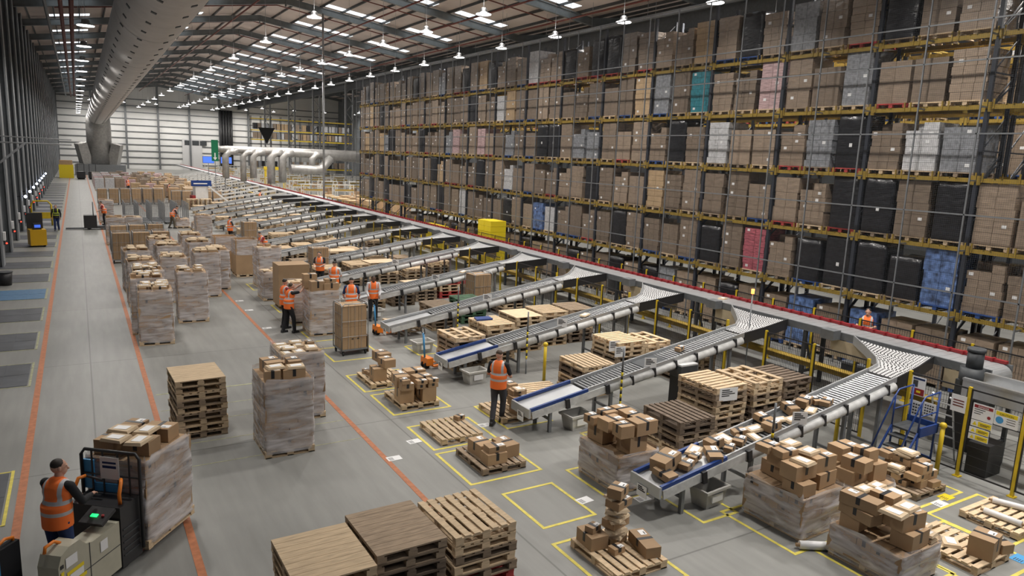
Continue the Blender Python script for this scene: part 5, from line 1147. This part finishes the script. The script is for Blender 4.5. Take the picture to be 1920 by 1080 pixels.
w1 = person((8.2, 13.98, 0), -.85, 'man in orange vest and dark trousers checking a handheld scanner mid-stride', 1.02, 'vest', 'fabric', 'gcloth', 'hairB', lean=(0, -.02), arms=((-.27, .03, 1.14), (-.13, .25, 1.08), (.27, .06, 1.13), (.14, .28, 1.08)), feet=((-.05, -.20), (.07, .12)), knees=((-.08, -.02), (.1, .1)), look=(-.25, .35), fine=.008)
t = thing('handheld_scanner', 'black handheld scanner in the hands of the striding man', 'scanner', (8.2+.37*.73, 13.98+.37*.68, 1.155), -.85); MB().box((0, 0, 0), (.07, .15, .025), rot=Matrix.Rotation(.5, 3, 'X')).obj('scanner_body', K['black'], t); MB().box((0, .008, .014), (.055, .09, .004), rot=Matrix.Rotation(.5, 3, 'X')).obj('scanner_display', K['screen'], t)
person((5.88, 24.3, 0), -1.35, 'man in orange vest reaching up over the tall neat wrapped load', 1.0, 'vest', 'fabric', 'fabric', 'hairB', lean=(0, .06), arms=((-.22, .30, 1.45), (-.12, .52, 1.60), (.22, .32, 1.42), (.12, .54, 1.58)), feet=((-.13, -.12), (.14, .15)), look=(0, -.25), fine=.010)
person((5.92, 25.0, 0), -1.3, 'man in red-shouldered vest half hidden behind the reaching man', 1.0, 'vest', 'red', 'fabric', 'hairD', look=(.2, 0), fine=.011)
person((9.1, 31.75, 0), 2.6, 'man in orange vest working at a chute end behind the board box', 1.0, 'vest', 'fabric', 'fabric', 'hairD', lean=(0, .08), arms=((-.24, .14, 1.15), (-.16, .36, 1.12), (.24, .14, 1.15), (.16, .36, 1.1)), look=(0, .4))
person((8.75, 28.5, 0), -.6, 'man in orange vest seen from behind at the fifth chute end', 1.0, 'vest', 'wcloth', 'navy', 'hairD', arms=((-.24, .12, 1.15), (-.14, .32, 1.1), (.25, .12, 1.14), (.16, .34, 1.08)), look=(-.2, .2))
person((8.05, 24.25, 0), -.35, 'broad man in orange vest seen from behind at the fourth chute end', 1.03, 'vest', 'navy', 'fabric', 'hairD', arms=((-.27, .06, 1.14), (-.24, .25, 1.0), (.27, .06, 1.14), (.24, .22, .98)), look=(0, .3))
person((9.15, 25.05, 0), 2.9, 'man in open orange vest over white sleeves facing the camera at a chute', 1.0, 'vest', 'wcloth', 'fabric', 'hairD', 'skinD', lean=(0, .06), arms=((-.25, .12, 1.14), (-.2, .30, 1.0), (.25, .12, 1.14), (.2, .32, .98)), look=(0, .4), long=True)
person((8.55, 40.4, 0), 1.9, 'worker in orange vest bending over boxes beside the tall bulk cartons', 1.0, 'vest', 'red', 'fabric', 'hairD', lean=(0, .18), arms=((-.2, .36, 1.1), (-.12, .5, .92), (.2, .36, 1.1), (.12, .5, .92)), look=(0, .5), fine=.014)
person((8.15, 48.6, 0), -1.2, 'worker in orange vest and dark trousers beside the far chute pallets', 1.0, 'vest', 'gcloth', 'fabric', 'hairD', arms=((-.24, .1, 1.14), (-.16, .3, 1.05), (.24, .1, 1.14), (.16, .3, 1.05)), fine=.014)
person((5.76, 58.4, 0), -1.5, 'worker in orange vest and khaki trousers stooping to wrap a small load', 1.0, 'vest', 'gcloth', 'kha', 'hairD', lean=(0, .22), arms=((-.2, .36, 1.0), (-.14, .5, .78), (.2, .36, 1.0), (.14, .5, .78)), feet=((-.15, -.15), (.15, .15)), look=(0, .5), fine=.014)
person((-1.45, 58.0, 0), 3.0, 'person in dark clothes with yellow hi-vis straps walking along the dock lane', 1.0, 'vestY', 'fabric', 'navy', 'hairB', arms=((-.27, 0, 1.14), (-.27, .1, .9), (.27, 0, 1.14), (.27, .06, .9)), long=True, feet=((-.09, -.1), (.09, .15)), fine=.014)
person((1.45, 58.9, .25), 1.6, 'rider in orange vest on the dark truck parked across the dock lane', 1.0, 'vest', 'red', 'fabric', 'hairD', lean=(0, .12), arms=((-.22, .2, 1.1), (-.14, .38, 1.0), (.22, .2, 1.1), (.14, .38, 1.0)), fine=.014)
t = thing('work_step', 'low steel work step behind the sorter under the leaning man', 'step', (20.1, 12.5, 0)); MB().lim(-.4, .4, -.5, .5, .45, .5).obj('step_deck', K['grey'], t)
for x_ in (-.35, .35): MB().lim(x_-.04, x_+.04, -.45, .45, 0, .45).obj('leg', K['dark'], t)
person((20.05, 12.5, .5), 2.0, 'man in orange vest leaning behind the sorter beneath the tall rack', 1.0, 'vest', 'navy', 'fabric', 'hairD', lean=(0, .05), arms=((-.25, .2, 1.2), (-.2, .42, 1.22), (.25, .18, 1.18), (.2, .38, 1.2)), look=(0, .3), fine=.011)
for i, (x, y, l) in enumerate([(8.8, 90.3, 'distant worker in orange vest beside the cross row of roll cages'), (7.2, 94, 'distant worker in orange vest bending among far loads'), (9.3, 99.5, 'distant worker in orange vest near the far chute ends'), (5.2, 101, 'distant worker in orange vest walking at the far end of the dock lane'), (15.9, 76.8, 'worker in orange vest standing at the sorter before the white benches'), (20.6, 71, 'worker in bright vest seated just past the rack end'), (9.9, 110, 'tiny distant worker in orange vest among the farthest pallets')]):
    person((x, y, 0), i*1.3, l, 1.0, 'vest', 'red' if i % 2 else 'fabric', 'fabric', 'hairD', fine=.02)

# ------------------------------------------------------------------ hand pallet jacks
def jack(x, y, rz, lab):
    t = thing('hand_pallet_jack', lab, 'pallet jack', (x, y, 0), rz, 'orange hand pallet jacks')
    MB().lim(-.2, .2, -.18, .02, .1, .32).obj('orange_chassis', K['orange'], t)
    for s in (-.2, .2): MB().lim(s-.07, s+.07, 0, 1.05, .06, .1).obj('fork', K['orange'], t)
    MB().cyl((0, -.16, .3), (0, -.22, 1.05), .03, 10).obj('blue_handle_shaft', K['lblue'], t); MB().tube([(0, -.22, 1.02), (-.1, -.23, 1.08), (-.1, -.25, 1.22), (.1, -.25, 1.22), (.1, -.23, 1.08), (0, -.22, 1.02)], .014, 8).obj('grip_loop', K['black'], t)
    for s in (-.09, .09): MB().cyl((s-.03, -.14, .09), (s+.03, -.14, .09), .09, 14).obj('steer_wheel', K['rubber'], t)
jack(8.65, 23.0, -pi/2+.15, 'orange and blue hand pallet jack holding the pallet beside the fourth chute end'); jack(8.6, 18.75, -pi/2+.1, 'orange and blue hand pallet jack under the stack by the third chute end')
pallet((9.5, 23.05, .105), 0, 'pale pallet raised on the jack beside the fourth chute, lower one', 'slat', 'wood'); pallet((9.5, 23.05, .25), .05, 'pale pallet raised on the jack beside the fourth chute, upper one', 'open', 'wood')

# ------------------------------------------------------------------ dock lane machines
t = thing('dark_tow_truck', 'dark ride-on truck with low forks parked across the dock lane', 'truck', (.85, 58.6, 0), pi/2)
MB().lim(-.45, .45, -.1, .7, .1, 1.0).obj('motor_housing', K['black'], t); MB().lim(-.45, .45, -.9, -.1, .1, .25).obj('platform', K['dark'], t); MB().tube([(-.4, .1, 1.0), (-.4, .1, 1.9), (.4, .1, 1.9), (.4, .1, 1.0)], .03, 8).obj('guard_frame', K['grey'], t)
MB().lim(-.25, .1, .705, .715, .4, .7).obj('white_decal', K['label'], t)
for s in (-.25, .25): MB().lim(s-.08, s+.08, .7, 1.8, .05, .1).obj('fork', K['dark'], t)
for x in (-.3, .3): MB().cyl((x-.05, .4, .12), (x+.05, .4, .12), .12, 12).obj('wheel', K['rubber'], t)
t = thing('yellow_stacker', 'yellow and black powered stacker parked by the dock doors', 'stacker', (-2.25, 49.6, 0), .2)
MB().prism([(-.4, -.5), (.4, -.5), (.42, .3), (-.42, .3)], .1, 1.0).obj('yellow_body', K['mach_y'], t); MB().lim(-.38, .38, .3, .55, .08, 1.9).obj('black_mast', K['black'], t); MB().lim(-.2, .2, -.35, 0, 1.0, 1.35).obj('control_head', K['black'], t); MB().lim(-.15, .15, -.37, -.35, 1.12, 1.28).obj('lit_panel', K['screen'], t)
for x in (-.3, .3): MB().cyl((x-.05, -.3, .13), (x+.05, -.3, .13), .13, 12).obj('wheel', K['rubber'], t)
t = thing('yellow_barrier', 'yellow hooped safety barrier beside the walking person at the docks', 'barrier', (-2.5, 61.5, 0))
MB().tube([(-.5, 0, 0), (-.5, 0, 1.5), (-.35, 0, 1.75), (.5, 0, 1.75), (.7, 0, 1.5), (.7, 0, 0)], .06, 8).obj('barrier_hoop', K['yel'], t); MB().lim(-.45, .65, -.02, .02, .5, .95).obj('barrier_panel', K['yel'], t)
t = thing('waste_bin', 'dark round waste bin against the dock wall', 'bin', (-2.9, 36.6, 0)); MB().tube([(0, 0, 0), (0, 0, .55)], [.22, .27], 16).obj('bin_body', K['black'], t); MB().tube([(0, 0, .55), (0, 0, .58)], .29, 16).obj('bin_rim', K['dark'], t)
for i in range(12):
    y = 31.2+5.4*i
    t = thing('dock_control_box', f'white dock control box with red light on the {nth(i)} stanchion along the wall', 'control box', (-3.28, y+.2, 1.45), 0, 'dock control boxes')
    MB().lim(0, .10, -.17, .17, -.2, .2).obj('box_body', K['label'], t); MB().ell((.12, .0, -.35), (.04, .04, .04), 8).obj('red_indicator_lamp', K['redl'], t); MB().lim(0, .08, -.06, .06, -.42, -.2).obj('bracket', K['dark'], t)
for i, y in enumerate((58, 63.5, 69, 74.4, 80, 85, 90, 96)):
    t = thing('dock_lamp', f'bright bluish dock lamp on the wall, {nth(i)} along', 'lamp', (-3.2, y, 2.3), 0, 'dock wall lamps')
    MB().ell((.1, -.02, 0), (.09, .09, .09), 10).obj('lamp_lens', K['dockl'], t); MB().bar((-.7, .05, 0), (.05, 0, 0), .05).obj('lamp_arm', K['dark'], t)
t = thing('wall_bracket_rail', 'slim horizontal steel rail carried off the dock wall over the lane', 'rail', (0, 44, 0)); MB().cyl((-3.3, 0, 5.9), (-.2, 0, 5.9), .04, 6).cyl((-3.3, 0, 6.2), (-.2, 0, 6.15), .03, 6).obj('rail_tube', K['galv'], t); MB().bar((-3.3, 0, 4.9), (-2.2, 0, 5.9), .1).obj('rail_brace', K['galv'], t)
t = thing('yellow_container', 'yellow wrapped stack at the far end of the dock lane', 'crate', (-1.6, 138, 0)); MB().lim(-1, 1, -1, 1, 0, 2.1).obj('yellow_body', K['ysign'], t); MB().lim(-.9, .9, -.9, .9, 2.1, 2.8).obj('carton_top', K['card'], t)
for i, x in enumerate((.4, 2.0)):
    t = thing('parked_truck', f'dark parked lift truck at the far end of the dock lane, {"lane" if i == 0 else "sorter"} side', 'truck', (x, 134, 0), 0, 'parked lift trucks at the lane end'); MB().lim(-.6, .6, -.7, .7, .2, 1.2).obj('truck_body', K['black'], t); MB().lim(-.5, -.4, -.5, .5, 1.2, 2.4).lim(.4, .5, -.5, .5, 1.2, 2.4).lim(-.5, .5, -.5, .5, 2.35, 2.45).obj('overhead_guard', K['dark'], t); MB().cyl((-.5, -.4, .2), (.5, -.4, .2), .2, 10).obj('wheel', K['rubber'], t)
t = thing('white_palletiser', 'tall white machine under a blue sign with an angled white arm', 'machine', (10.2, 76.5, 0), .2)
MB().lim(-.6, .6, -.4, .4, 0, 2.2).obj('machine_body', K['white'], t); MB().lim(-1.0, .9, -.45, -.35, 2.2, 2.75).obj('blue_sign', K['blue'], t); MB().lim(-.8, .5, -.47, -.45, 2.4, 2.5).obj('white_arrow_mark', K['label'], t); MB().bar((.6, -.5, 2.2), (2.9, -.6, .3), .16).obj('white_arm', K['white'], t); MB().lim(-.9, -.6, -.4, .4, 0, 1.3).obj('red_side_panel', K['red'], t)
bpy.context.view_layer.update()
